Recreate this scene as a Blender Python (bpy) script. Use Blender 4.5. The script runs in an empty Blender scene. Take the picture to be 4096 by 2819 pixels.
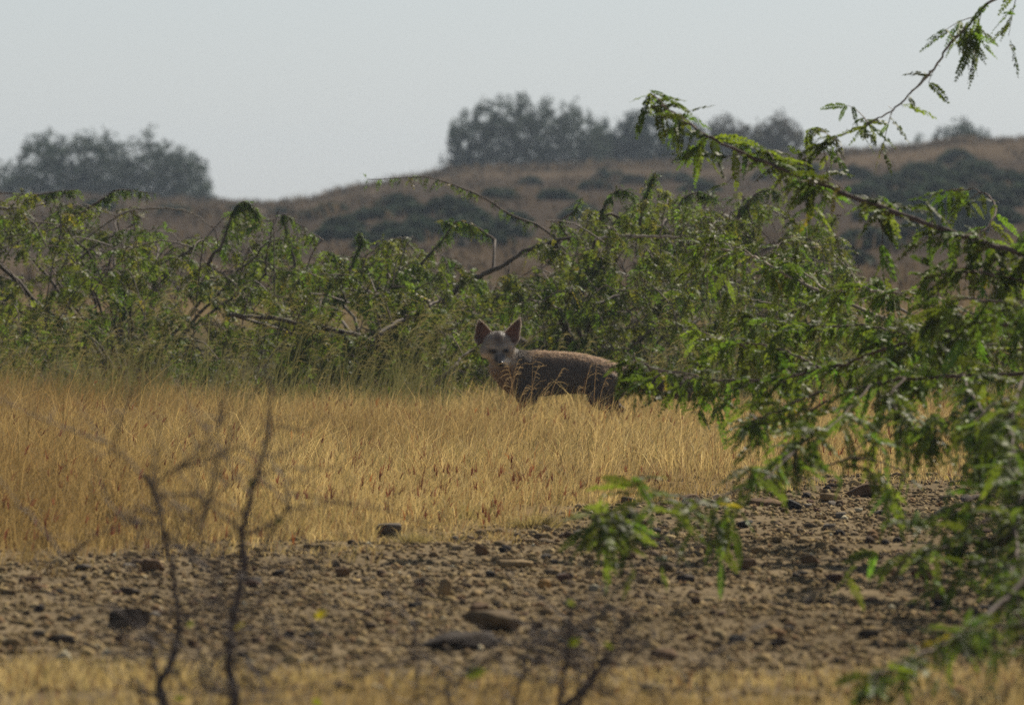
import bpy, bmesh, math
import numpy as np
from mathutils import Vector, Matrix, noise as mnoise

R = np.random.default_rng(7)
scene = bpy.context.scene
col = scene.collection

# ------------------------------------------------------------------ camera
H = 0.80            # eye height above the plain
F = 37700.0         # focal length in photograph pixels (4096 wide)
CX, HY = 2048.0, 830.0
cam_d = bpy.data.cameras.new('camera')
cam = bpy.data.objects.new('camera', cam_d)
col.objects.link(cam)
cam.location = (0, 0, H)
cam.rotation_euler = (math.pi / 2, 0, 0)
cam_d.sensor_width = 36.0
cam_d.lens = F / 4096 * 36.0
cam_d.shift_y = -(1409.5 - HY) / 4096
cam_d.clip_start = 0.5
cam_d.clip_end = 6000
cam_d.dof.use_dof = True
cam_d.dof.focus_distance = 28.8
cam_d.dof.aperture_fstop = cam_d.lens / 22.5
scene.camera = cam

# ------------------------------------------------------------------ sky, sun, exposure
SUN_EL, SUN_AZ = math.radians(41), math.radians(30)     # azimuth from +Y towards +X
world = bpy.data.worlds.new('World')
scene.world = world
world.use_nodes = True
nt = world.node_tree
nt.nodes.clear()
sky = nt.nodes.new('ShaderNodeTexSky')
sky.sky_type = 'NISHITA'
sky.sun_disc = False
sky.sun_elevation = SUN_EL
sky.sun_rotation = SUN_AZ
sky.air_density = 1.0
sky.dust_density = 0.3
sky.ozone_density = 1.0
bw = nt.nodes.new('ShaderNodeRGBToBW')
hsv = nt.nodes.new('ShaderNodeMix')
hsv.data_type = 'RGBA'
hsv.inputs['Factor'].default_value = 0.55
tint = nt.nodes.new('ShaderNodeMix')
tint.data_type = 'RGBA'; tint.blend_type = 'MULTIPLY'
tint.inputs['Factor'].default_value = 1.0
tint.inputs['B'].default_value = (0.90, 0.99, 1.14, 1)
bg = nt.nodes.new('ShaderNodeBackground')
bg.inputs['Strength'].default_value = 0.051
wo = nt.nodes.new('ShaderNodeOutputWorld')
nt.links.new(sky.outputs[0], bw.inputs[0])
nt.links.new(sky.outputs[0], hsv.inputs['A'])
nt.links.new(bw.outputs[0], hsv.inputs['B'])
nt.links.new(hsv.outputs['Result'], tint.inputs['A'])
nt.links.new(tint.outputs['Result'], bg.inputs['Color'])
nt.links.new(bg.outputs[0], wo.inputs[0])

sun_d = bpy.data.lights.new('sun', 'SUN')
sun_d.energy = 5.0
sun_d.angle = math.radians(0.6)
sun_d.color = (1.0, 0.92, 0.78)
sun = bpy.data.objects.new('sun', sun_d)
col.objects.link(sun)
sdir = Vector((math.sin(SUN_AZ) * math.cos(SUN_EL), math.cos(SUN_AZ) * math.cos(SUN_EL), math.sin(SUN_EL)))
sun.rotation_euler = (-sdir).to_track_quat('-Z', 'Y').to_euler()
sun.location = sdir * 50

vs = scene.view_settings
vs.view_transform = 'Standard'
vs.look = 'None'
vs.exposure = 0.42
vs.gamma = 1.0
vs.use_curve_mapping = False
scene.cycles.use_denoising = False
scene.cycles.use_adaptive_sampling = False
scene.cycles.max_bounces = 8
scene.cycles.transparent_max_bounces = 8
scene.cycles.volume_bounces = 0
scene.cycles.sample_clamp_indirect = 3.0
scene.cycles.sample_clamp_direct = 8.0

# ------------------------------------------------------------------ helpers
def W(px, py, d):
    return np.array([(px - CX) * d / F, d, H - (py - HY) * d / F])

def tag(o, label=None, cat=None, group=None, kind=None):
    if label: o['label'] = label
    if cat: o['category'] = cat
    if group: o['group'] = group
    if kind: o['kind'] = kind
    return o

def mesh_data(name, V, T, C=None, mat=None, smooth=False):
    V = np.ascontiguousarray(V, dtype=np.float32).reshape(-1, 3)
    T = np.ascontiguousarray(T, dtype=np.int32).reshape(-1, 3)
    me = bpy.data.meshes.new(name)
    me.vertices.add(len(V)); me.vertices.foreach_set('co', V.ravel())
    me.loops.add(T.size); me.loops.foreach_set('vertex_index', T.ravel())
    me.polygons.add(len(T))
    me.polygons.foreach_set('loop_start', np.arange(0, T.size, 3, dtype=np.int32))
    if smooth:
        me.polygons.foreach_set('use_smooth', np.ones(len(T), dtype=bool))
    me.update(calc_edges=True)
    if C is not None:
        C = np.asarray(C, dtype=np.float32)
        if C.ndim == 1: C = np.tile(C, (len(V), 1))
        a = me.color_attributes.new('Col', 'FLOAT_COLOR', 'POINT')
        rgba = np.ones((len(V), 4), dtype=np.float32); rgba[:, :3] = np.clip(C, 0, 1)
        a.data.foreach_set('color', rgba.ravel())
    if mat: me.materials.append(mat)
    return me

def add_obj(name, me, parent=None, loc=None):
    o = bpy.data.objects.new(name, me)
    col.objects.link(o)
    if parent is not None: o.parent = parent
    if loc is not None: o.location = loc
    return o

def empty(name, loc):
    o = bpy.data.objects.new(name, None)
    o.empty_display_size = 0.1
    col.objects.link(o)
    o.location = loc
    return o

class Geo:
    """collects vertices, triangles and colours for one mesh"""
    def __init__(s): s.V, s.T, s.C, s.n = [], [], [], 0
    def add(s, V, T, C):
        V = np.asarray(V, dtype=np.float32).reshape(-1, 3); T = np.asarray(T).reshape(-1, 3)
        C = np.asarray(C, dtype=np.float32)
        if C.ndim == 1: C = np.tile(C, (len(V), 1))
        s.V.append(V); s.T.append(T + s.n); s.C.append(C); s.n += len(V)
    def build(s, name, mat, parent=None, origin=None, smooth=False):
        V = np.concatenate(s.V)
        o0 = np.zeros(3) if origin is None else np.asarray(origin)
        if parent is not None and origin is None: o0 = np.array(parent.location)
        me = mesh_data(name, V - o0, np.concatenate(s.T), np.concatenate(s.C), mat, smooth)
        if parent is not None: return add_obj(name, me, parent)
        return add_obj(name, me, None, tuple(o0))

def norm(v):
    return v / np.maximum(np.linalg.norm(v, axis=-1, keepdims=True), 1e-9)

def spline(P, n):
    """Catmull-Rom through control points, n samples"""
    P = np.asarray(P, float)
    if len(P) < 3: return P[0] + (P[-1] - P[0]) * np.linspace(0, 1, n)[:, None]
    Q = np.vstack([2 * P[0] - P[1], P, 2 * P[-1] - P[-2]])
    u = np.linspace(0, len(P) - 1 - 1e-6, n); i = u.astype(int); t = (u - i)[:, None]
    a, b, c, d = Q[i], Q[i + 1], Q[i + 2], Q[i + 3]
    return 0.5 * (2 * b + (c - a) * t + (2 * a - 5 * b + 4 * c - d) * t**2 + (3 * b - a - 3 * c + d) * t**3)

def tube(geo, P, r, color, sides=5, jit=0.0, rng=R):
    P = np.asarray(P, float); n = len(P)
    r = np.interp(np.linspace(0, 1, n), np.linspace(0, 1, len(r)), r)
    if jit: P = P + rng.normal(0, 1, P.shape) * jit
    t = norm(np.gradient(P, axis=0))
    ref = np.array([0.31, 0.9, 0.27])
    a = norm(np.cross(t, ref)); b = np.cross(t, a)
    th = np.linspace(0, 2 * np.pi, sides, endpoint=False)
    rr = r[:, None] * (1 + (rng.uniform(-.18, .18, (n, sides)) if sides > 3 else 0))
    V = P[:, None, :] + rr[..., None] * (np.cos(th)[None, :, None] * a[:, None] + np.sin(th)[None, :, None] * b[:, None])
    V = V.reshape(-1, 3)
    i = np.arange(n - 1)[:, None] * sides; j = np.arange(sides)[None]; j2 = (j + 1) % sides
    q = np.stack([i + j, i + j2, i + sides + j2, i + sides + j], -1).reshape(-1, 4)
    T = np.vstack([q[:, [0, 1, 2]], q[:, [0, 2, 3]]])
    geo.add(V, T, np.asarray(color))

def sm(x, a, b):
    t = np.clip((np.asarray(x, float) - a) / (b - a), 0, 1)
    return t * t * (3 - 2 * t)

_ph = np.random.default_rng(3).uniform(0, 6.28, (40, 2)); _dr = np.random.default_rng(4).normal(0, 1, (40, 2))
def wob(x, y, f, k=6, s=0):
    """cheap smooth 2-D noise, about -1..1"""
    v = 0
    for i in range(k):
        d = _dr[(i + s) % 40]; d = d / np.linalg.norm(d) * (0.6 + 0.25 * i)
        v = v + np.sin(f * (d[0] * x + d[1] * y) + _ph[(i + s) % 40, 0] + 1.3 * np.sin(f * 0.7 * (d[1] * x - d[0] * y) + _ph[(i + s) % 40, 1]))
    return v / k * 1.6

# ------------------------------------------------------------------ materials
def new_mat(name):
    m = bpy.data.materials.new(name); m.use_nodes = True
    t = m.node_tree; t.nodes.clear()
    out = t.nodes.new('ShaderNodeOutputMaterial')
    return m, t, out

def mat_thin(name, trans, rough=0.5, spec=0.4, gain=(1, 1, 1), tgain=(1, 1, 1), nscale=0, namp=0.0):
    """thin plant matter: surface colour from the vertex colour, part of the light passes through"""
    m, t, out = new_mat(name)
    at = t.nodes.new('ShaderNodeAttribute'); at.attribute_name = 'Col'
    p = t.nodes.new('ShaderNodeBsdfPrincipled')
    p.inputs['Roughness'].default_value = rough
    p.inputs['Specular IOR Level'].default_value = spec
    tr = t.nodes.new('ShaderNodeBsdfTranslucent')
    mx = t.nodes.new('ShaderNodeMixShader'); mx.inputs[0].default_value = trans
    def mul(src, g):
        k = t.nodes.new('ShaderNodeMix'); k.data_type = 'RGBA'; k.blend_type = 'MULTIPLY'
        k.inputs['Factor'].default_value = 1; k.inputs['B'].default_value = (*g, 1)
        t.links.new(src, k.inputs['A']); return k.outputs['Result']
    t.links.new(mul(at.outputs['Color'], gain), p.inputs['Base Color'])
    t.links.new(mul(at.outputs['Color'], tgain), tr.inputs['Color'])
    t.links.new(p.outputs[0], mx.inputs[1]); t.links.new(tr.outputs[0], mx.inputs[2])
    t.links.new(mx.outputs[0], out.inputs[0])
    return m

def mat_solid(name, rough=0.85, spec=0.3, nscale=60, lo=0.6, hi=1.35, bump=0.4, bscale=120, bdist=0.004, rnd=False):
    """vertex colour broken up by noise, with fine relief"""
    m, t, out = new_mat(name)
    at = t.nodes.new('ShaderNodeAttribute'); at.attribute_name = 'Col'
    co = t.nodes.new('ShaderNodeTexCoord')
    n1 = t.nodes.new('ShaderNodeTexNoise'); n1.inputs['Scale'].default_value = nscale; n1.inputs['Detail'].default_value = 6
    t.links.new(co.outputs['Object'], n1.inputs['Vector'])
    mr = t.nodes.new('ShaderNodeMapRange')
    mr.inputs['From Min'].default_value = 0.3; mr.inputs['From Max'].default_value = 0.7
    mr.inputs['To Min'].default_value = lo; mr.inputs['To Max'].default_value = hi
    t.links.new(n1.outputs['Fac'], mr.inputs['Value'])
    mul = t.nodes.new('ShaderNodeVectorMath'); mul.operation = 'SCALE'
    t.links.new(at.outputs['Color'], mul.inputs[0]); t.links.new(mr.outputs[0], mul.inputs['Scale'])
    src = mul.outputs[0]
    if rnd:
        oi = t.nodes.new('ShaderNodeObjectInfo')
        m2 = t.nodes.new('ShaderNodeMapRange'); m2.inputs['To Min'].default_value = 0.55; m2.inputs['To Max'].default_value = 1.25
        t.links.new(oi.outputs['Random'], m2.inputs['Value'])
        v2 = t.nodes.new('ShaderNodeVectorMath'); v2.operation = 'SCALE'
        t.links.new(src, v2.inputs[0]); t.links.new(m2.outputs[0], v2.inputs['Scale']); src = v2.outputs[0]
    p = t.nodes.new('ShaderNodeBsdfPrincipled')
    p.inputs['Roughness'].default_value = rough; p.inputs['Specular IOR Level'].default_value = spec
    t.links.new(src, p.inputs['Base Color'])
    if bump:
        n2 = t.nodes.new('ShaderNodeTexNoise'); n2.inputs['Scale'].default_value = bscale; n2.inputs['Detail'].default_value = 8
        t.links.new(co.outputs['Object'], n2.inputs['Vector'])
        b = t.nodes.new('ShaderNodeBump'); b.inputs['Strength'].default_value = bump; b.inputs['Distance'].default_value = bdist
        t.links.new(n2.outputs['Fac'], b.inputs['Height']); t.links.new(b.outputs[0], p.inputs['Normal'])
    t.links.new(p.outputs[0], out.inputs[0])
    return m

M_GRASS = mat_thin('dry_grass', 0.42, 0.6, 0.12, tgain=(1.0, 0.95, 0.8))
M_LEAF = mat_thin('green_leaf', 0.45, 0.55, 0.2, tgain=(1.05, 1.25, 0.5))
M_FARLEAF = mat_thin('far_leaf', 0.25, 0.8, 0.05)
M_FUR = mat_thin('fur', 0.35, 0.5, 0.25)
M_BARK = mat_solid('bark', 0.8, 0.3, 40, 0.6, 1.5, 0.5, 90, 0.003)
M_ROCK = mat_solid('rock', 0.9, 0.1, 35, 0.55, 1.4, 0.7, 70, 0.006)
M_STONE = mat_solid('small_stone', 0.9, 0.1, 60, 0.6, 1.35, 0.5, 110, 0.004, rnd=True)
M_GRAVEL = mat_solid('gravel', 0.95, 0.05, 120, 0.7, 1.3, 0)
M_GROUND = mat_solid('soil', 1.0, 0.0, 9, 0.7, 1.3, 0.8, 60, 0.012)
M_EYE = mat_solid('eye', 0.3, 0.4, 5, 1, 1, 0)

# ------------------------------------------------------------------ terrain
SIL = np.array([(-3000, 760), (-1200, 745), (-300, 775), (0, 792), (500, 800), (850, 808), (1050, 832), (1250, 805), (1400, 765), (1550, 735),
                (1750, 708), (1900, 690), (2200, 684), (2600, 682), (2900, 672), (3150, 655), (3350, 632), (3500, 626), (3650, 612),
                (3850, 575), (3960, 588), (4096, 580), (4500, 560), (5500, 600), (8000, 640)], float)
D_R = 240.0
def hill_z(x):
    px = CX + x * F / D_R
    y = np.interp(px, SIL[:, 0], SIL[:, 1]) - 6 * wob(px, 0 * px, 0.013, 5, 3)
    return H - (y - HY) * D_R / F
def edge_d(x):
    """distance at which the stony patch gives way to the dry grass"""
    px = CX + x * F / 23.0
    d = np.interp(px, [-2500, 0, 500, 1000, 1400, 1750, 2050, 2400, 2700, 3000, 3300, 4096, 6000],
                  [20.6, 20.9, 21.0, 21.6, 21.6, 22.4, 22.9, 24.4, 25.5, 26.4, 26.9, 27.3, 27.5])
    return d
def ground_z(x, y):
    x = np.asarray(x, float); y = np.asarray(y, float)
    near = 0.012 * wob(x, y, 2.2, 6, 0) + 0.006 * wob(x, y, 7, 6, 9) + 0.0035 * wob(x, y, 26, 6, 19)
    near = near * (1 - sm(y, 45, 90))
    back = 1 - 0.35 * sm(y, 260, 500)
    far = hill_z(x * D_R / np.maximum(y, 80)) * sm(y, 70, D_R) ** 1.0 * back
    mid = 0.22 * wob(x, y, 0.06, 6, 14) * sm(y, 80, 150) * (1 - sm(y, 190, 238))
    behind = sm(-y, 5, 300) * 1.5 * wob(x, y, 0.02, 5, 8)
    return near + far + mid + behind
def hit(px, py, d0=60, d1=400):
    """where the view ray of a picture point meets the ground"""
    ds = np.linspace(d0, d1, 3000)
    P = W(px, py, 1.0)
    x = (px - CX) * ds / F; z = H - (py - HY) * ds / F
    g = ground_z(x, ds)
    i = np.argmax(z <= g)
    if not (z <= g).any(): i = np.argmin(z - g)
    return np.array([x[i], ds[i], g[i]])

def build_ground():
    ys = np.concatenate([-np.geomspace(600, 4, 24), np.arange(-2, 13, 1.0), np.arange(13, 46, 0.10), np.geomspace(46.1, 420, 190), np.geomspace(430, 640, 12)])
    nx = 151
    u = np.linspace(-1, 1, nx)
    V = []
    for y in ys:
        wid = 5.0 if 10 < y < 46 else max(5.0, abs(y) * 0.9)
        # columns crowd the middle where the picture looks
        xs = np.sign(u) * (np.abs(u) * 0.55 + 0.45 * np.abs(u) ** 6) * wid * (1 if wid <= 5 else 1)
        if wid > 5: xs = np.sign(u) * (np.abs(u) * 0.12 + 0.88 * np.abs(u) ** 4) * wid * 1.4
        if wid <= 5: xs = np.where(np.abs(u) > 0.94, np.sign(u) * (3.4 + (np.abs(u) - .94) / .06 * (8 + abs(y))), xs)
        V.append(np.stack([xs, np.full(nx, y), ground_z(xs, np.full(nx, y))], 1))
    V = np.array(V); ny = len(ys)
    idx = np.arange(ny * nx).reshape(ny, nx)
    q = np.stack([idx[:-1, :-1], idx[:-1, 1:], idx[1:, 1:], idx[1:, :-1]], -1).reshape(-1, 4)
    T = np.vstack([q[:, [0, 1, 2]], q[:, [0, 2, 3]]])
    V = V.reshape(-1, 3)
    x, y = V[:, 0], V[:, 1]
    soil = np.array([0.165, 0.126, 0.077]); straw = np.array([0.19, 0.13, 0.06]); hillc = np.array([0.060, 0.046, 0.035]); pale = np.array([0.135, 0.098, 0.062])
    ing = sm(y - edge_d(x), 0.3, 1.6)[:, None]
    C = soil * (1 - ing) + straw * ing
    f = sm(y, 50, 110)[:, None]
    pp = sm(wob(x, y, 0.09, 7, 5), 0.1, 0.9)[:, None] * 0.6 + sm(y, 195, 240)[:, None] * 0.3
    C = C * (1 - f) + (hillc * (1 - pp) + pale * pp) * f
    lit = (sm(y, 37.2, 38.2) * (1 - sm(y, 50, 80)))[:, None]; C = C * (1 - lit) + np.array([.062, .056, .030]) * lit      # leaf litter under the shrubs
    C = C * (1 + 0.15 * wob(x, y, 1.1, 5, 2)[:, None])
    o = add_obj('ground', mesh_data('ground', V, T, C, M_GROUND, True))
    tag(o, 'bare brown plain rising to a low dry hillside', None, None, 'structure')
build_ground()

# ------------------------------------------------------------------ grass
def blades(geo, B, h, lean, w, color, rng=R, tipdark=None):
    """B (n,3) roots, h heights, lean (n,2) tip offset, w widths, color (n,3)"""
    n = len(B)
    th = rng.uniform(0, np.pi, n)
    s = np.stack([np.cos(th), np.sin(th) * 0.5, np.zeros(n)], 1) * (w / 2)[:, None]
    L = np.concatenate([lean, np.zeros((n, 1))], 1)
    up = np.zeros((n, 3)); up[:, 2] = h
    mid = B + up * 0.58 + L * 0.33
    tip = B + up * (1 - 0.18 * (np.linalg.norm(lean, axis=1) / np.maximum(h, 1e-3)).clip(0, 1.5))[:, None] + L
    V = np.stack([B - s, B + s, mid - s * .8, mid + s * .8, tip], 1).reshape(-1, 3)
    k = np.arange(n)[:, None] * 5
    T = (k[:, :, None] + np.array([[0, 1, 3], [0, 3, 2], [2, 3, 4]])[None]).reshape(-1, 3)
    C = np.repeat(color[:, None, :], 5, 1)
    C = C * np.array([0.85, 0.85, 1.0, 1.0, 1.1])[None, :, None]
    geo.add(V, T, C.reshape(-1, 3))

STRAW = np.array([0.50, 0.375, 0.155]); PALE = np.array([0.62, 0.50, 0.27]); RUST = np.array([0.22, 0.105, 0.05]); OLIVE = np.array([0.20, 0.19, 0.075]); BROWN = np.array([0.25, 0.165, 0.066])
def straw_colors(x, y, n, rng):
    c = STRAW + (PALE - STRAW) * (rng.random((n, 1)) ** 2) * 0.9
    k = rng.random(n)
    c[k < .10] = RUST * rng.uniform(.8, 1.3, ((k < .10).sum(), 1))
    c[(k > .10) & (k < .17)] = OLIVE
    px = CX + x * F / np.maximum(y, 1)
    brown = (sm(-px, -1200, -100) * 0.6 + 0.5 * sm(wob(x, y * .5, 1.6, 6, 21), 0, .9))[:, None]
    c = c * (1 - brown) + (BROWN * rng.uniform(.7, 1.4, (n, 1))) * brown
    tuft = 1 + .20 * wob(x, y * .8, 14, 6, 13) + .16 * wob(x, y * .8, 31, 6, 25)
    return c * rng.uniform(0.6, 1.3, (n, 1)) * np.clip(tuft, .55, 1.5)[:, None]

def field_grass():
    rng = np.random.default_rng(11)
    g = Geo()
    N = 430000
    y = rng.uniform(19.5, 37.6, N); half = y * 2048 / F + 0.9
    x = rng.uniform(-1, 1, N) * half
    e = edge_d(x) + 0.35 * wob(x, y, 2.3, 6, 17) + 0.25 * wob(x, y, 6, 5, 29)
    px = CX + x * F / y
    clump = wob(x, y, 5.0, 6, 4)
    dens = sm(y - e, -0.65, 0.6) * (0.62 + 0.38 * clump)
    # a thin worn spot by the dark tussock
    bare = np.exp(-(((px - 2420) / 330) ** 2 + ((y - 27.6) / 0.75) ** 2)); dens *= 1 - 0.8 * bare
    keep = rng.random(N) < dens * 0.30
    # most blades stand in tufts
    nt_ = 15000; ty = rng.uniform(19.5, 37.4, nt_); tx = rng.uniform(-1, 1, nt_) * (ty * 2048 / F + .9)
    te = edge_d(tx) + .35 * wob(tx, ty, 2.3, 6, 17) + .25 * wob(tx, ty, 6, 5, 29); tpx = CX + tx * F / ty
    td = sm(ty - te, -.7, .5) * (.7 + .3 * wob(tx, ty, 5.0, 6, 4)) * (1 - .9 * np.exp(-(((tpx - 2420) / 330) ** 2 + ((ty - 27.6) / .75) ** 2)))
    k_ = rng.random(nt_) < td; tx, ty = tx[k_], ty[k_]
    per = 15; tr_ = rng.uniform(.006, .022, len(tx)); bx = (tx[:, None] + rng.normal(0, 1, (len(tx), per)) * tr_[:, None]).ravel(); by = (ty[:, None] + rng.normal(0, 1, (len(tx), per)) * tr_[:, None]).ravel()
    rel = np.stack([bx - np.repeat(tx, per), by - np.repeat(ty, per)], 1) / .018; th_ = np.repeat(rng.uniform(.55, 1.25, len(tx)), per)
    tc_ = np.repeat(rng.uniform(.68, 1.28, len(tx)), per)
    nk = int(keep.sum())
    rel = np.vstack([np.zeros((nk, 2)), rel]); th_ = np.concatenate([np.full(nk, .8), th_]); tc_ = np.concatenate([np.full(nk, .95), tc_])
    x = np.concatenate([x[keep], bx]); y = np.concatenate([y[keep], by]); keep = slice(None)
    fr_ = ~((np.abs(CX + x * F / y - 1550) < 48) & (y > 22.3) & (y < 23.05)); x, y, rel, th_, tc_ = x[fr_], y[fr_], rel[fr_], th_[fr_], tc_[fr_]
    px = CX + x * F / y; clump = wob(x, y, 5.0, 6, 4); e = edge_d(x) + .35 * wob(x, y, 2.3, 6, 17) + .25 * wob(x, y, 6, 5, 29)
    x, y, px, clump, e = x[keep], y[keep], px[keep], clump[keep], e[keep]; n = len(x)
    hh = np.interp(px, [-400, 0, 700, 1500, 2300, 2900, 4096, 5000], [.25, .225, .17, .135, .125, .125, .12, .12])
    young = sm(y - e, 0, 2.2) * 0.72 + 0.28
    h = hh * young * th_ * rng.uniform(0.4, 1.05, n) * (0.9 + 0.25 * clump) * (1 + .28 * wob(x, y, 16, 6, 27))
    tall = rng.random(n) < 0.06
    h[tall] *= rng.uniform(1.25, 1.7, tall.sum())
    w = rng.uniform(0.0011, 0.0027, n); w[tall] *= 0.75
    lean = (np.stack([rng.normal(0.15, 0.40, n), rng.normal(-.05, 0.3, n)], 1) + rel * .45) * h[:, None]
    lean[tall] = np.stack([rng.normal(.3, .25, tall.sum()), rng.normal(0, .2, tall.sum())], 1) * h[tall][:, None]
    B = np.stack([x, y, ground_z(x, y) - 0.004], 1)
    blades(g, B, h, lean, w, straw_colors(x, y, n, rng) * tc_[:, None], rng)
    # rust red seed spikes standing among the straw
    m = 2600
    y = rng.uniform(20.5, 36.5, m); x = rng.uniform(-1, 1, m) * (y * 2048 / F + .5)
    ok = (y - edge_d(x) > -0.1) & (wob(x, y, 1.4, 6, 33) + .5 * sm(-(CX + x * F / y), -1500, 0) > 0.30)
    x, y = x[ok], y[ok]; m = len(x); px = CX + x * F / y
    h0 = np.interp(px, [0, 700, 1500, 2300, 2900, 4096], [.2, .16, .12, .10, .115, .115]) * rng.uniform(.55, 1.1, m) * (0.4 + 0.6 * sm(y - edge_d(x), 0, 2))
    lx = rng.normal(0.2, 0.25, m) * h0
    B = np.stack([x + lx * .7, y, ground_z(x, y) + h0 * 0.75], 1)
    cc = np.array([0.17, 0.06, 0.035]) * rng.uniform(.7, 1.5, (m, 1)); cc[rng.random(m) < .06] = (0.40, .13, .035)
    for _ in range(3):
        blades(g, B + rng.normal(0, .002, B.shape), rng.uniform(.012, .034, m), np.stack([lx * .3 + rng.normal(0, .005, m), rng.normal(0, .004, m)], 1), rng.uniform(.0022, .0042, m), cc, rng)
    o = g.build('dry_grass_field', M_GRASS)
    tag(o, 'tall golden dry grass the fox stands in, rust red seed spikes among it', 'grass', None, 'stuff')

    g = Geo(); N = 64000
    y = rng.uniform(13.0, 17.2, N); x = rng.uniform(-1, 1, N) * (y * 2048 / F + .8); px = CX + x * F / y
    back = np.interp(px, [-500, 0, 600, 1200, 1900, 2500, 2900, 3300, 3700, 4096, 5000], [16.7, 16.7, 16.5, 16.0, 15.95, 15.9, 16.0, 16.2, 16.55, 16.7, 16.8])
    dens = (1 - sm(y - back - 0.15 * wob(x, y, 5, 6, 8), -0.35, 0.25)) * (0.65 + 0.35 * wob(x, y, 6, 6, 2))
    k = rng.random(N) < dens; x, y = x[k], y[k]; n = len(x)
    h = rng.uniform(.015, .06, n) * (0.85 + .3 * wob(x, y, 4, 5, 6))
    lean = np.stack([rng.normal(0.1, 0.5, n), rng.normal(0, .35, n)], 1) * h[:, None]
    blades(g, np.stack([x, y, ground_z(x, y) - .003], 1), h, lean, rng.uniform(.0015, .003, n), straw_colors(x + 3, y, n, rng) * 0.95, rng)
    o = g.build('short_dry_grass', M_GRASS)
    tag(o, 'short straw coloured grass strip in front of the stony ground', 'grass', None, 'stuff')

def panicles(geo, B, h, lean, rng, cs, ch, head=(.28, 6)):
    """tall stalks with drooping feathery seed heads"""
    for i in range(len(B)):
        b = B[i]; L = np.array([lean[i, 0], lean[i, 1], 0]); t = np.linspace(0, 1, 6)[:, None]
        P = b + np.array([0, 0, h[i]]) * (t - 0.13 * t**3) + L * t**2.0
        strip(geo, P, np.array([.0018, .0014, .0009]), cs[i], rng)
        nb = head[1]
        side = np.sign(lean[i, 0] + 1e-4)
        for k in range(nb):
            tt = 1 - head[0] * k / nb; p = b + np.array([0, 0, h[i]]) * (tt - .13 * tt**3) + L * tt**2
            l = rng.uniform(.02, .05) * (h[i] / .45) ** .5
            a = np.array([side * rng.uniform(.35, 1.0), rng.normal(0, .4), rng.uniform(-.1, .7)])
            q = np.array([[0, 0, 0], a * l * .5 + [0, 0, .004], a * l + [0, 0, -.04 * l], a * l * 1.4 + [0, 0, -rng.uniform(.05, .35) * l]]) + p
            strip(geo, q, np.array([.0006, .0014, .0007]), ch[i] * rng.uniform(.8, 1.2), rng)

def strip(geo, P, w, c, rng):
    n = len(P); w = np.interp(np.linspace(0, 1, n), np.linspace(0, 1, len(w)), w)
    t = norm(np.gradient(P, axis=0)); s = np.cross(t, np.array([rng.normal(0, .4), 1, rng.normal(0, .4)])); s = norm(s)
    V = np.stack([P - s * w[:, None] / 2, P + s * w[:, None] / 2], 1).reshape(-1, 3)
    k = np.arange(n - 1) * 2
    T = np.vstack([np.stack([k, k + 1, k + 3], 1), np.stack([k, k + 3, k + 2], 1)])
    geo.add(V, T, np.asarray(c))

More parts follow.
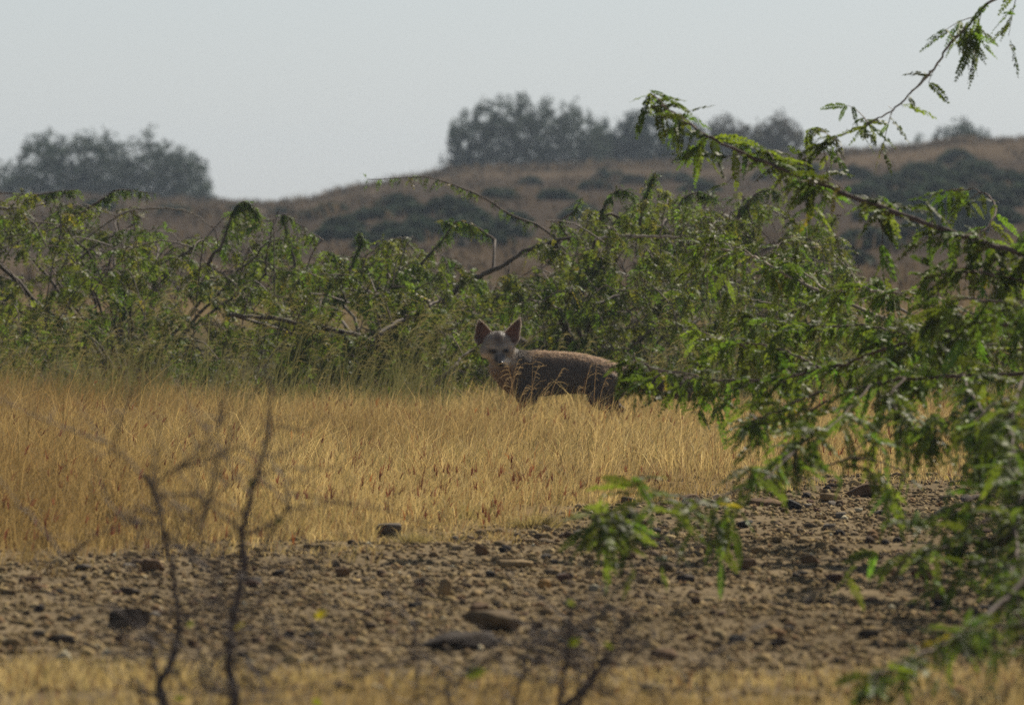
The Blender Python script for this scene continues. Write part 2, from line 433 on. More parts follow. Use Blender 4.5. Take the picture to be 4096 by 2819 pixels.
def feather_grass():
    rng = np.random.default_rng(23)
    g = Geo(); B, hs, ln = [], [], []
    for px0, px1, n, ytop0, ytop1 in ((-250, 500, 140, 1160, 1490), (400, 1000, 70, 1080, 1490), (900, 1500, 60, 1090, 1490), (1400, 1830, 80, 1160, 1480), (1850, 2400, 40, 1290, 1480), (2550, 3500, 110, 1150, 1460), (3400, 4300, 60, 1320, 1480)):
        d = rng.uniform(35.3, 37.4, n); px = rng.uniform(px0, px1, n); yt = ytop0 + (ytop1 - ytop0) * rng.random(n) ** 0.8
        x = (px - CX) * d / F
        B += list(np.stack([x, d, ground_z(x, d)], 1)); hs += list((H - (yt - HY) * d / F) * 1.08)
        ln += list(np.stack([rng.normal(.20, .20, n), rng.normal(0, .12, n)], 1))
    B = np.array(B); hs = np.maximum(np.array(hs), .16); ln = np.array(ln) * hs[:, None]
    cs = np.array([.15, .15, .06]) * rng.uniform(.7, 1.3, (len(B), 1)); ch = np.array([.32, .28, .12]) * rng.uniform(.7, 1.2, (len(B), 1))
    panicles(g, B, hs, ln, rng, cs, ch)
    # leaf blades at the foot of the stalks
    n = 2000; i = rng.integers(0, len(B), n); b = B[i] + rng.normal(0, .03, (n, 3)) * [1, 1, 0]
    h = hs[i] * rng.uniform(.35, .8, n)
    blades(g, b, h, np.stack([rng.normal(.2, .3, n), rng.normal(0, .2, n)], 1) * h[:, None], rng.uniform(.0018, .0036, n), (np.array([.17, .165, .07]) * rng.uniform(.7, 1.3, (n, 1))), rng)
    o = g.build('feathery_grass', M_GRASS)
    tag(o, 'tall olive gold feathery grass in front of the green shrubs', 'grass', None, 'stuff')

    # the few pale stalks that cross the flank of the fox
    g = Geo(); B, hs, ln = [], [], []
    for px, top, l in ((2035, 1440, -.25), (2055, 1425, .3), (2070, 1432, .5), (2130, 1400, .05), (2150, 1440, .35), (2190, 1510, .9), (2135, 1520, .8),
                       (2240, 1460, .6), (2365, 1425, .3), (2395, 1440, .1), (2320, 1520, .1), (2430, 1500, .4), (2470, 1515, .5), (2560, 1540, .2),
                       (2640, 1545, .3), (2750, 1560, .3), (2800, 1565, -.2), (2010, 1500, .4), (1985, 1560, -.3), (2100, 1540, .5), (2180, 1560, .4), (1900, 1520, .2), (1800, 1500, .3), (1700, 1490, .25)):
        for _ in range(1):
            d = rng.uniform(34.2, 34.7); x = (px + rng.normal(0, 9) - CX) * d / F
            h = max((H - (top + rng.normal(0, 10) - HY) * d / F) * 1.05, .12)
            B.append([x - l * h * .3, d, 0]); hs.append(h); ln.append([l * h * .4, 0])
    B = np.array(B); hs = np.array(hs); ln = np.array(ln)
    panicles(g, B, hs, ln, rng, np.tile([.34, .23, .12], (len(B), 1)), np.tile([.48, .35, .19], (len(B), 1)), (.35, 5))
    o = g.build('seed_stalks', M_GRASS)
    tag(o, 'thin pale seed stalks crossing the flank of the fox', 'grass', None, 'stuff')

def tussock(px, py, wpx, hpx, c, label, n=420, seed=1):
    rng = np.random.default_rng(seed)
    d = H * F / (py - HY); k = d / F; g = Geo()
    b = np.stack([rng.normal(0, wpx * k * .22, n), rng.normal(0, wpx * k * .22, n), np.zeros(n)], 1)
    p0 = np.array([(px - CX) * k, d, 0.0])
    b += p0; b[:, 2] = ground_z(b[:, 0], b[:, 1])
    h = hpx * k * rng.uniform(.4, 1.1, n)
    lean = (b[:, :2] - p0[:2]) * 1.6 + rng.normal(0, .25, (n, 2)) * h[:, None]
    blades(g, b, h, lean, rng.uniform(.0013, .0028, n), np.asarray(c) * rng.uniform(.6, 1.3, (n, 1)), rng)
    o = g.build('grass_tussock', M_GRASS, origin=p0)
    tag(o, label, 'tussock', 'grass tussocks by the stony ground')

# ------------------------------------------------------------------ stones
def ico(sub):
    bm = bmesh.new(); bmesh.ops.create_icosphere(bm, subdivisions=sub, radius=1.0)
    bm.verts.index_update()
    V = np.array([v.co[:] for v in bm.verts]); T = np.array([[v.index for v in f.verts] for f in bm.faces]); bm.free()
    return V, T
ICO1, ICO2, ICO3 = ico(1), ico(2), ico(3)
def rock_shape(seed, base, cuts=7, rough=0.16):
    rng = np.random.default_rng(seed); V, T = base; V = V.copy()
    off = Vector(rng.uniform(-50, 50, 3))
    r = np.array([1 + rough * 2.2 * mnoise.noise(Vector(v) * 1.3 + off) + rough * mnoise.noise(Vector(v) * 3.1 + off) for v in V])
    V = V * r[:, None]
    for _ in range(cuts):
        n = norm(rng.normal(0, 1, 3)); c = rng.uniform(.42, .8)
        over = np.maximum(V @ n - c, 0); V = V - over[:, None] * n * 0.92
    V -= (V.max(0) + V.min(0)) / 2
    V = V / ((V.max(0) - V.min(0)) / 2)
    V[:, 1] = np.where(V[:, 1] < -.7, -.7 + (V[:, 1] + .7) * .4, V[:, 1]); V[:, 2] = np.where(V[:, 2] > .7, .7 + (V[:, 2] - .7) * .4, V[:, 2])     # broken face and flattish top
    return V / ((V.max(0) - V.min(0)) / 2), T

TAN = (.21, .15, .082); BRN = (.12, .075, .044); DRK = (.050, .040, .034); RED = (.13, .07, .046); BLK = (.025, .024, .025); GRY = (.16, .135, .105)
ROCKS = [  # px centre, base py, width px, height px, colour, depth/width, label
    (1550, 2146, 104, 60, (.10, .085, .07), .9, 'dark rounded stone half sunk in straw at the grass edge'),
    (3470, 1986, 160, 62, BRN, .8, 'largest flat topped brown slab at the far edge of the stones'),
    (3055, 2036, 150, 38, BRN, .6, 'long low brown slab lying beside a glinting black stone'),
    (3170, 2037, 70, 42, BLK, .8, 'black stone with pale glint at the end of a long slab'),
    (2978, 2096, 64, 30, BLK, .8, 'small black stone below the long brown slab'),
    (3555, 2310, 80, 54, BRN, .9, 'round dark brown stone under the hanging leaves'),
    (3692, 2322, 92, 52, RED, .8, 'rounded reddish brown stone beside a round dark one'),
    (1778, 2378, 58, 78, TAN, .9, 'upright tan stone standing on end in the gravel'),
    (1965, 2545, 230, 92, (.11, .08, .05), .7, 'big tan boulder with shaded front, behind the dark flat rock'),
    (1840, 2625, 290, 70, DRK, .6, 'big dark flat rock at the front of the stony ground'),
    (516, 2500, 160, 76, DRK, .8, 'large dark rock behind the bare shrub stems'),
    (520, 2378, 84, 34, DRK, .8, 'low dark stone above the large dark rock near the shrub'),
    (612, 2296, 92, 54, BRN, .8, 'squarish brown stone at the grass edge behind the bare stems'),
    (2655, 2630, 112, 50, BRN, .7, 'brown wedge stone near the front grass, right of the sticks'),
    (2062, 2274, 146, 34, TAN, .6, 'flat tan stone with a dark pebble at its left end'),
    (2098, 2177, 100, 24, TAN, .6, 'thin flat slab just below the straw edge'),
    (1918, 2468, 76, 52, BRN, .9, 'brown lump of stone resting behind the big tan boulder'),
    (3043, 2236, 74, 36, TAN, .8, 'pale tan block touching a darker stone in the gravel'),
    (2992, 2278, 64, 44, BRN, .8, 'dark brown stone leaning on the pale tan block'),
    (3242, 2268, 76, 38, BRN, .8, 'brown double humped stone in the open gravel'),
    (3317, 2432, 58, 38, DRK, .9, 'dark stone with lit pale top in the open gravel'),
    (3434, 2402, 62, 34, TAN, .8, 'small tan block to the right of a dark pale topped stone'),
    (2944, 2552, 80, 34, BLK, .8, 'dark pointed stone alone near the front of the gravel'),
    (3476, 2546, 88, 34, DRK, .6, 'low dark stone beside the lowest green sprig'),
    (4066, 2108, 76, 70, RED, .8, 'dark reddish rock behind the leaves at the picture edge'),
    (3323, 2002, 80, 32, TAN, .7, 'flat tan stone left of the largest brown slab'),
    (2740, 2326, 72, 30, DRK, .8, 'dark low stone in the middle of the gravel, below the leafy sprig'),
    (2174, 2352, 54, 36, (.24, .14, .05), .9, 'ochre brown stone in the middle of the gravel'),
    (2361, 2320, 40, 36, TAN, .9, 'small humped tan stone right of the ochre one'),
    (2516, 2255, 54, 36, BRN, .9, 'small pyramid shaped stone under the hanging green leaves'),
    (1368, 2300, 60, 36, BRN, .9, 'brown stone in the gravel right of the tall bare stem'),
    (1924, 2235, 50, 48, BRN, .9, 'knobbly brown stone standing left of a flat tan one'),
    (1660, 2417, 62, 26, BLK, .8, 'low blackish stone left of the upright tan stone'),
    (2010, 2228, 30, 24, BLK, .9, 'black pebble perched behind the flat tan stone'),
    (330, 2290, 70, 26, DRK, .8, 'flat dark stone at the straw edge on the far left'),
    (120, 2340, 90, 34, BRN, .7, 'brown slab in the stony ground at the left border'),
    (240, 2590, 120, 44, DRK, .7, 'dark slab low on the left near the front grass'),
    (1010, 2330, 70, 36, DRK, .8, 'dark stone behind the taller bare stem'),
    (3820, 2210, 80, 40, BRN, .8, 'brown stone half hidden by hanging leaves on the right'),
    (2450, 1950, 90, 34, DRK, .7, 'dark stone beside the brown grass tussock'),
    (2760, 2000, 80, 30, BRN, .7, 'brown stone at the straw edge above the leafy sprig'),
]
def stone_at(px, py):
    d = H * F / (py - HY); x = (px - CX) * d / F
    return np.array([x, d, float(ground_z(x, d))]), d / F
def build_rocks():
    rng = np.random.default_rng(5)
    for i, (px, py, w, h, c, dep, label) in enumerate(ROCKS):
        V, T = rock_shape(100 + i, ICO3, 12, .22)
        p, k = stone_at(px, py)
        hw, hh = w * k / 2 * 1.08, h * k / 2 * 1.2
        V = V * [hw, hw * dep, hh]
        p = p + [0, hw * dep, hh * .80]
        C = np.tile(np.array(c, float), (len(V), 1)) * 1.1
        C = C * np.array([1.1, 1.05, .92])
        tag(add_obj('stone', mesh_data('stone', V, T, C, M_ROCK), None, tuple(p)), label, 'stone', 'larger stones on the bare ground')
    # small loose stones: too alike to tell apart
    vars_ = []
    for i in range(10):
        V, T = rock_shape(400 + i, ICO2, 6, .2)
        c = [TAN, BRN, TAN, DRK, (.18, .125, .075), RED, TAN, BRN, GRY, DRK][i]
        vars_.append(mesh_data('small_stone', V, T, np.array(c) * 1.1, M_STONE))
    n = 0
    while n < 255:
        d = math.sqrt(rng.uniform(17.0**2, 27.6**2)); px = rng.uniform(-60, 4150); x = (px - CX) * d / F
        if d > edge_d(x) + .15: continue
        py = HY + H * F / d
        if any(abs(px - r[0]) < r[2] * .6 and abs(py - r[1] + 10) < r[3] * .7 for r in ROCKS): continue
        s = rng.uniform(34, 62) * d / F / 2 * (1 if rng.random() < .8 else 1.25)
        vi = rng.integers(0, 10); o = bpy.data.objects.new('small_stone', vars_[vi]); col.objects.link(o)
        zz = s * rng.uniform(.4, .75)
        o.scale = (s, s * rng.uniform(.6, 1), zz); o.location = (x, d, float(ground_z(x, d)) + zz * .6)
        o.rotation_euler = (rng.normal(0, .2), rng.normal(0, .2), rng.uniform(0, 6.28))
        cw = ['tan', 'brown', 'tan', 'dark', 'pale brown', 'reddish', 'tan', 'brown', 'greyish', 'dark'][vi]
        tag(o, 'small loose ' + cw + ' stone lying among the gravel', 'stone', 'small ' + cw + ' stones strewn over the bare ground'); n += 1

def gravel():
    rng = np.random.default_rng(6)
    pal = np.array([(.21, .15, .082), (.17, .118, .068), (.135, .092, .055), (.075, .055, .040), (.26, .195, .12), (.15, .088, .05), (.27, .24, .195)])
    pal = pal * np.array([1.30, 1.30, 1.10])
    O = np.array([(1, 0, 0), (0, 1, 0), (-1, 0, 0), (0, -1, 0), (0, 0, 1), (0, 0, -1)], float)
    OT = np.array([(0, 1, 4), (1, 2, 4), (2, 3, 4), (3, 0, 4), (1, 0, 5), (2, 1, 5), (3, 2, 5), (0, 3, 5)])
    g = Geo()
    for N, (V0, T0), s0, s1, pw, jit in ((142000, (O, OT), .0024, .0060, 2.2, .45), (7600, ICO1, .0050, .0125, 2.8, .25)):
        nv = len(V0)
        y = rng.uniform(15.2, 28.2, N); x = rng.uniform(-1, 1, N) * (y * 2048 / F + .75)
        e = edge_d(x) + .3 * wob(x, y, 2.3, 6, 17)
        keep = rng.random(N) < np.maximum(1 - sm(y - e, -.1, 1.0) * .93, .8 * np.exp(-(((CX + x * F / y - 2420) / 330) ** 2 + ((y - 27.4) / .8) ** 2))) * (.85 + .25 * wob(x, y, 3.5, 6, 30) + .2 * wob(x, y, 11, 6, 5)) * .75
        x, y = x[keep], y[keep]; n = len(x)
        s = s0 + s1 * rng.random(n) ** pw
        sc = s[:, None] * np.stack([rng.uniform(.8, 1.6, n), rng.uniform(.7, 1.3, n), rng.uniform(.5, 1.05, n)], 1)
        V = (V0[None] * (1 + rng.uniform(-jit, jit, (n, nv, 1))) + rng.normal(0, jit * .4, (n, nv, 3))) * sc[:, None]
        th = rng.uniform(0, 6.28, n); c_, s_ = np.cos(th)[:, None], np.sin(th)[:, None]
        V = np.stack([V[..., 0] * c_ - V[..., 1] * s_, V[..., 0] * s_ + V[..., 1] * c_, V[..., 2]], -1)
        V += np.stack([x, y, ground_z(x, y) + s * rng.uniform(.0, .4, n)], 1)[:, None]
        C = pal[rng.choice(7, n, p=[.25, .25, .20, .13, .10, .06, .01])] * rng.uniform(.7, 1.25, (n, 1))
        g.add(V.reshape(-1, 3), (np.arange(n)[:, None, None] * nv + T0[None]).reshape(-1, 3), np.repeat(C, nv, 0))
    tag(g.build('gravel', M_GRAVEL), 'brown gravel and clods covering the bare ground', 'gravel', None, 'stuff')

# ------------------------------------------------------------------ leaves
def pinnae(geo, P, D, L, color, rng, pairs=6, lw=.30, curve=.35, ll=.30):
    """feather leaves: P bases, D directions, L lengths, all vectorised"""
    n = len(P)
    D = norm(D); S = norm(np.cross(D, np.array([0, 0, 1.0]) + rng.normal(0, .45, (n, 3))))
    U = np.cross(S, D)
    t = (np.arange(pairs) + .8) / (pairs + .3)
    ctr = P[:, None] + D[:, None] * (L[:, None] * t)[..., None]
    ctr[..., 2] -= curve * L[:, None] * t[None] ** 2
    ax = D[:, None] + np.array([0, 0, -1.0]) * (2 * curve * t)[None, :, None]; ax = norm(ax)
    ln = (L[:, None] * ll * np.sin(np.pi * (0.22 + 0.68 * t))[None])
    Vs, Cs = [], []
    for sgn in (-1, 1):
        out = norm(S[:, None] * sgn * .85 + ax * .5 - U[:, None] * .15 + rng.normal(0, .16, (n, pairs, 3)))
        wd = ax * (ln * lw)[..., None] * .5 + U[:, None] * (ln * lw * rng.uniform(-.35, .35, ln.shape))[..., None]
        b = ctr; tip = ctr + out * ln[..., None]; mid = ctr + out * (ln * .5)[..., None]
        Vs.append(np.stack([b, mid + wd, tip, mid - wd], 2)); Cs.append(np.broadcast_to(color[:, None, None, :], (n, pairs, 4, 3)) * rng.uniform(.8, 1.2, (n, pairs, 1, 1)))
    V = np.concatenate(Vs, 1).reshape(-1, 3); C = np.concatenate(Cs, 1).reshape(-1, 3)
    k = np.arange(len(V) // 4)[:, None, None] * 4
    T = (k + np.array([[0, 1, 2], [0, 2, 3]])[None]).reshape(-1, 3)
    geo.add(V, T, C)
    tt = np.array([0, .5, 1.0]); c = P[:, None] + D[:, None] * (L[:, None] * tt)[..., None]; c[..., 2] -= curve * L[:, None] * tt ** 2
    w = S[:, None] * (L * .012)[:, None, None]
    V = np.stack([c - w, c + w], 2).reshape(-1, 3); k = np.arange(n)[:, None, None] * 6
    T = (k + np.array([[0, 1, 3], [0, 3, 2], [2, 3, 5], [2, 5, 4]])[None]).reshape(-1, 3)
    geo.add(V, T, np.repeat(color * .9, 6, 0))

GREEN = np.array([.098, .126, .032])
def leaf_colors(n, rng, base=GREEN, yellow=.02):
    c = base * rng.uniform(.5, 1.6, (n, 1)) * (1 + rng.normal(0, .10, (n, 3)))
    k = rng.random(n) < yellow; c[k] = np.array([.38, .27, .04]) * rng.uniform(.6, 1.2, (k.sum(), 1))
    return np.clip(c, .01, .9)

# ------------------------------------------------------------------ shrubs behind the fox
TOP = np.array([(-700, 700), (-300, 735), (0, 745), (200, 762), (400, 775), (550, 805), (700, 845), (850, 890), (930, 815), (1030, 820), (1090, 905), (1200, 890),
                (1300, 945), (1400, 955), (1500, 925), (1650, 920), (1780, 955), (1830, 1040), (1950, 1075), (2050, 1030), (2150, 905), (2300, 835), (2450, 770), (2600, 715),
                (2750, 765), (2900, 775), (3050, 760), (3150, 790), (3250, 830), (3330, 890), (3380, 1060), (3450, 1270), (3600, 1310), (3800, 1250), (3950, 1120), (4096, 1050), (4600, 950)], float)
def shrub(label, px0, px1, base_px, base_d, n_spray, boughs, seed, d_rng=(37.4, 42.5), extra=(), low=None):
    rng = np.random.default_rng(seed)
    bz = np.array([(base_px - CX) * base_d / F, base_d, 0.0]); bz[2] = float(ground_z(bz[0], bz[1]))
    root = empty('green_shrub', tuple(bz))
    tag(root, label, 'shrub', 'green shrubs behind the fox')
    wood = Geo(); lf = Geo(); pts = []
    bark = np.array([.11, .085, .065])
    for b in boughs:   # boughs whose run shows in the photograph
        pl, d0, d1, r0, r1 = b[:5]; c = b[5] if len(b) > 5 else bark
        P = np.array([W(x, y, d0 + (d1 - d0) * i / (len(pl) - 1)) for i, (x, y) in enumerate(pl)])
        P = spline(P, len(pl) * 5); tube(wood, P, [r0, r1], c, 5, .002, rng); pts.append(P)
        # carry the bough back to the stool of the shrub
        Q = spline([bz, (bz * .55 + P[0] * .45) + [rng.normal(0, .05), 0, .04], P[0]], 10)
        tube(wood, Q, [r0 * 1.5, r0], bark, 5, .003, rng); pts.append(Q)
    for i in range(14):
        px = rng.uniform(px0, px1); d = rng.uniform(*d_rng); yt = np.interp(px, TOP[:, 0], TOP[:, 1])
        e = W(px, yt + rng.uniform(60, 330), d)
        P = spline([bz, bz * .5 + e * .5 + [rng.normal(0, .08), rng.normal(0, .1), .12], e], 14)
        tube(wood, P, [.010, .003], bark, 5, .006, rng); pts.append(P)
    pts = np.vstack(pts)
    B, D, L, C = [], [], [], []
    def spray(s, dirv, ln, nleaf, yellow=.015, tint=1.0):
        t = np.linspace(0, 1, 7)[:, None]
        P = s + dirv * ln * t + np.array([0, 0, -.35 * ln]) * t**2 + rng.normal(0, .004, (7, 3))
        tube(wood, P, [.0022, .0009], bark * 1.2, 3, 0, rng)
        u = rng.uniform(.08, 1, nleaf); i = np.minimum((u * 6).astype(int), 5); f = (u * 6 - i)[:, None]
        b = P[i] * (1 - f) + P[i + 1] * f
        dd = norm(dirv) * .45 + rng.normal(0, .55, (nleaf, 3)) + np.array([0, 0, -.75])
        B.append(b); D.append(dd); L.append(rng.uniform(.036, .070, nleaf)); C.append(leaf_colors(nleaf, rng, GREEN * tint * rng.uniform(.9, 1.35) * np.array([rng.uniform(1.0, 1.35), 1, 1]), yellow))
    k = 0
    while k < n_spray:
        px = rng.uniform(px0, px1); yt = np.interp(px, TOP[:, 0], TOP[:, 1]); d = rng.uniform(*d_rng)
        if low and k < low[4]: px = rng.uniform(low[0], low[1]); yt = low[2] - 100; d = rng.uniform(37.5, 39)
        py = yt + 15 + (1560 - yt) * rng.random() ** 1.0
        depth_in = (py - yt)
        if depth_in < 90 and rng.random() < .35: continue
        if wob(np.array(px * .012), np.array(py * .012), 1.0, 6, seed % 30) < -.55 and depth_in < 350: continue
        s = W(px, py, d)
        dirv = norm(np.array([rng.normal(0, 1) + .35 * np.sign(s[0] - bz[0]), rng.normal(0, .6), rng.uniform(-.1, .75)]))
        ln = rng.uniform(.10, .22); s = s - dirv * ln * .6
        spray(s, dirv, ln, rng.integers(16, 28)); k += 1; new = s + dirv * ln * np.array([[0], [.5]])
        j = np.argmin(((pts - s) ** 2).sum(1)); q = pts[j]
        pts = np.vstack([pts, new])
        if np.linalg.norm(q - s) > .03:
            tube(wood, spline([q, (q + s) / 2 + [0, 0, .03], s], 5), [.0035, .0022], bark, 3, 0, rng)
    for pl, d, dens, yl in extra:      # twigs that stand out against the hill and sky
        P = spline(np.array([W(x, y, d) for x, y in pl]), 24); tube(wood, P, [.006, .0014], bark * 1.3, 4, .001, rng)
        j = np.argmin(((pts - P[0]) ** 2).sum(1)); tube(wood, spline([pts[j], (pts[j] + P[0]) / 2 + [0, 0, .02], P[0]], 6), [.008, .006], bark, 4, 0, rng)
        for i in range(3, 24):
            m = rng.poisson(dens * 2.2)
            if m == 0: continue
            B.append(np.repeat(P[i][None], m, 0)); D.append(rng.normal(0, .6, (m, 3)) + np.array([0, 0, -.8]) + norm(P[i] - P[i - 1]) * .3)
            L.append(rng.uniform(.022, .05, m)); C.append(leaf_colors(m, rng, GREEN * 1.1, yl))
    wood.build('branches', M_BARK, root)
    pinnae(lf, np.vstack(B), np.vstack(D), np.concatenate(L), np.vstack(C), rng, pairs=5, lw=.62, ll=.29)
    o = lf.build('crown', M_LEAF, root); o['kind'] = 'stuff'

PB = np.array([.34, .28, .21])
def shrubs():
    shrub('bushy green shrub on the left with arching bare twigs along its top', -650, 1240, 520, 40.6, 550,
          [([(230, 1120), (300, 990), (450, 880), (550, 836), (700, 838), (780, 858), (845, 905)], 39, 38.4, .006, .0025, PB * .8),
           ([(-60, 1000), (-30, 850), (60, 832), (130, 830), (235, 788)], 39, 38.5, .009, .003, PB),
           ([(1060, 1100), (1072, 990), (1095, 900), (1120, 832)], 38.6, 38.6, .005, .0012)], 41,
          extra=[([(880, 1000), (930, 860), (960, 812), (1000, 815), (1035, 855)], 38.2, 3.0, .0), ([(1180, 1050), (1150, 940), (1130, 860), (1170, 880), (1240, 930)], 38.3, 1.5, .02),
                 ([(40, 900), (120, 800), (200, 770), (300, 760)], 38.3, 2.5, .03), ([(330, 850), (420, 790), (480, 760), (620, 775)], 38.3, 2.2, .02)])
    shrub('low rounded green shrub in the middle, behind the golden grass', 1180, 1960, 1560, 40.2, 390,
          [([(920, 1258), (1100, 1275), (1300, 1312), (1440, 1345)], 37.6, 37.8, .007, .012),
           ([(1510, 1340), (1608, 1282), (1692, 1234), (1760, 1200)], 37.6, 38, .013, .006),
           ([(1700, 1560), (1813, 1475), (1843, 1433), (1904, 1391)], 37.5, 37.7, .010, .006)], 43,
          low=(1180, 1760, 1130, 1460, 120), extra=[([(1380, 1150), (1420, 1030), (1450, 960), (1440, 930)], 38.3, 2.2, .0), ([(1690, 1050), (1770, 960), (1830, 885), (1900, 905)], 38.4, 2.0, .02)])
    shrub('large spreading green shrub right behind the fox with pale boughs', 1960, 3380, 2420, 40.8, 680,
          [([(1780, 1200), (1807, 1180), (1855, 1137), (1928, 1101), (2030, 1050), (2103, 1004), (2175, 980), (2242, 956), (2330, 950)], 38.6, 38.2, .014, .006),
           ([(2242, 1260), (2314, 1180), (2340, 1145), (2420, 1060)], 38.0, 38.4, .016, .008),
           ([(2380, 1220), (2447, 1192), (2538, 1167), (2676, 1161)], 38.0, 38.2, .008, .003),
           ([(2380, 960), (2480, 945), (2565, 947), (2720, 950)], 38.1, 37.8, .007, .005, PB)], 47,
          extra=[([(2240, 965), (2150, 900), (2050, 862), (1950, 800), (1870, 762), (1800, 735), (1700, 708), (1600, 712), (1470, 718)], 38.3, 2.0, .06),
                 ([(2280, 960), (2240, 890), (2290, 850), (2330, 790)], 38.4, 1.2, .05), ([(2560, 900), (2580, 800), (2600, 730), (2620, 690)], 38.3, 2.3, .04),
                 ([(2400, 880), (2430, 800), (2480, 760), (2540, 780)], 38.4, 2.5, .04), ([(1980, 960), (1900, 905), (1820, 890), (1770, 885)], 38.6, 2.4, .05),
                 ([(2950, 880), (3000, 800), (3060, 760), (3120, 770)], 38.4, 2.5, .03), ([(2700, 880), (2730, 800), (2790, 770), (2860, 790)], 38.3, 2.5, .03)])
    shrub('low green shrub on the right, seen through the hanging branches', 3330, 4600, 4050, 41.5, 270,
          [([(3900, 1480), (3800, 1420), (3650, 1380), (3500, 1400)], 39, 38.5, .010, .004)], 53)

# ------------------------------------------------------------------ the near tree hanging in from the right
def near_tree(which, base_px, base_d, label, seed, n_single):
    rng = np.random.default_rng(seed)
    base = np.array([(base_px - CX) * base_d / F, base_d, 0.0]); base[2] = float(ground_z(base[0], base[1]))
    root = empty('thorn_tree', tuple(base))
    tag(root, label, 'tree', 'thorny trees reaching in from the right')
    bark = np.array([.115, .075, .058]); PBk = np.array([.30, .24, .18])
    tr = Geo()
    trunk = spline([base + [0, 0, -.03], base + [-.03, 0, .25], base + [.02, .02, .6], base + [-.06, 0, 1.05], base + [.02, 0, 1.5]], 22) if which == 'far' else spline([base + [0, 0, -.03], base + [-.02, 0, .12], base + [.02, .02, .3], base + [-.03, 0, .5], base + [.0, 0, .62]], 22)
    tube(tr, trunk, [.045, .036, .032, .024, .010] if which == 'far' else [.024, .019, .016, .011, .003], bark, 9, .002, rng)
    tr.build('trunk', M_BARK, root, smooth=True)
    # runs of the boughs as picture points with their distance; first point lies towards the trunk
    BR = [
        ([(4700, 1150), (4400, 1080), (4096, 1012), (3950, 975), (3800, 925), (3600, 855), (3500, 820), (3300, 742), (3150, 685), (3000, 622), (2850, 555), (2760, 500), (2680, 440), (2600, 372)], 25.0, 26.2, .0125, .0018, bark, 1.05, 1.0),
        ([(4600, -300), (4300, -160), (4096, -60), (3960, 10), (3890, 80), (3800, 175), (3740, 270), (3650, 365), (3590, 425), (3500, 480), (3420, 515), (3330, 565), (3230, 635)], 26.5, 26.8, .006, .0013, PBk * .8, .50, .9),
        ([(4700, 1420), (4300, 1400), (4000, 1385), (3850, 1350), (3765, 1326), (3640, 1300), (3515, 1263), (3327, 1188), (3151, 1100), (3013, 1031), (2900, 1000), (2800, 975)], 25.5, 28.5, .011, .003, PBk, .75, .9),
        ([(4650, 1500), (4350, 1490), (4096, 1495), (3900, 1500), (3765, 1507), (3577, 1520), (3480, 1545), (3390, 1570), (3264, 1626), (3150, 1660), (3000, 1683)], 24.0, 24.5, .0095, .0018, bark, .95, 1.0),
        ([(4300, 1290), (4100, 1295), (3900, 1300), (3765, 1332), (3640, 1370), (3515, 1401), (3390, 1451), (3264, 1482), (3139, 1507), (2950, 1522), (2825, 1517), (2749, 1494), (2640, 1480), (2545, 1452)], 25.2, 26.6, .0085, .0018, bark, 1.05, 1.0),
        ([(3900, 1260), (3700, 1180), (3500, 1165), (3420, 1130), (3330, 1170), (3240, 1110), (3160, 1050), (3100, 1010)], 26.5, 28, .006, .002, PBk, .6, .8),
        ([(4400, 1230), (4200, 1220), (4000, 1210), (3850, 1195), (3750, 1240)], 23.8, 24.2, .008, .002, bark, 1.2, 1.0),
        ([(3850, 1500), (3880, 1560), (3930, 1640), (3990, 1740), (4050, 1850)], 23.5, 22.5, .005, .002, bark, .9, 1.0),
        ([(3480, 1545), (3400, 1630), (3330, 1700), (3250, 1740), (3150, 1830), (3060, 1915), (2960, 1955), (2850, 1990), (2720, 2015), (2600, 2035), (2500, 2050), (2390, 2050)], 23.4, 20.6, .0022, .0008, bark, .42, .95),
        ([(3300, 1560), (3200, 1600), (3120, 1640), (3060, 1660), (2990, 1690)], 24.0, 24.0, .004, .0015, bark, .9, .9),
        ([(3620, 1510), (3560, 1590), (3600, 1660), (3680, 1720), (3740, 1700)], 23.6, 23.2, .004, .0013, bark, .8, .9),
        ([(4100, 1500), (4060, 1620), (4050, 1760), (4090, 1920), (4070, 2080)], 22.0, 20.6, .004, .0014, bark, 1.0, .95),
        ([(4300, 1620), (4200, 1640), (4050, 1590), (3960, 1630), (3900, 1690)], 22.8, 22.5, .005, .002, bark, .9, 1.0),
        ([(3900, 960), (3980, 860), (3960, 790), (3900, 760), (3800, 770)], 26.0, 26.5, .004, .0012, bark, .55, .8),
        ([(3300, 1860), (3420, 1830), (3530, 1850), (3620, 1900), (3560, 1960)], 23.0, 22.8, .0035, .0012, bark, .5, .9),
        ([(3300, 1480), (3180, 1420), (3050, 1380), (2930, 1370), (2840, 1345)], 26.4, 27.2, .005, .0013, bark, .9, .9),
        ([(3765, 1332), (3600, 1330), (3450, 1300), (3250, 1310), (3100, 1290), (2980, 1260)], 26.2, 27.4, .005, .0013, bark, .9, .9),
        ([(4300, 1100), (4150, 1130), (4000, 1100), (3850, 1090), (3700, 1110)], 25.0, 25.4, .006, .002, bark, 1.0, .9),
    ]
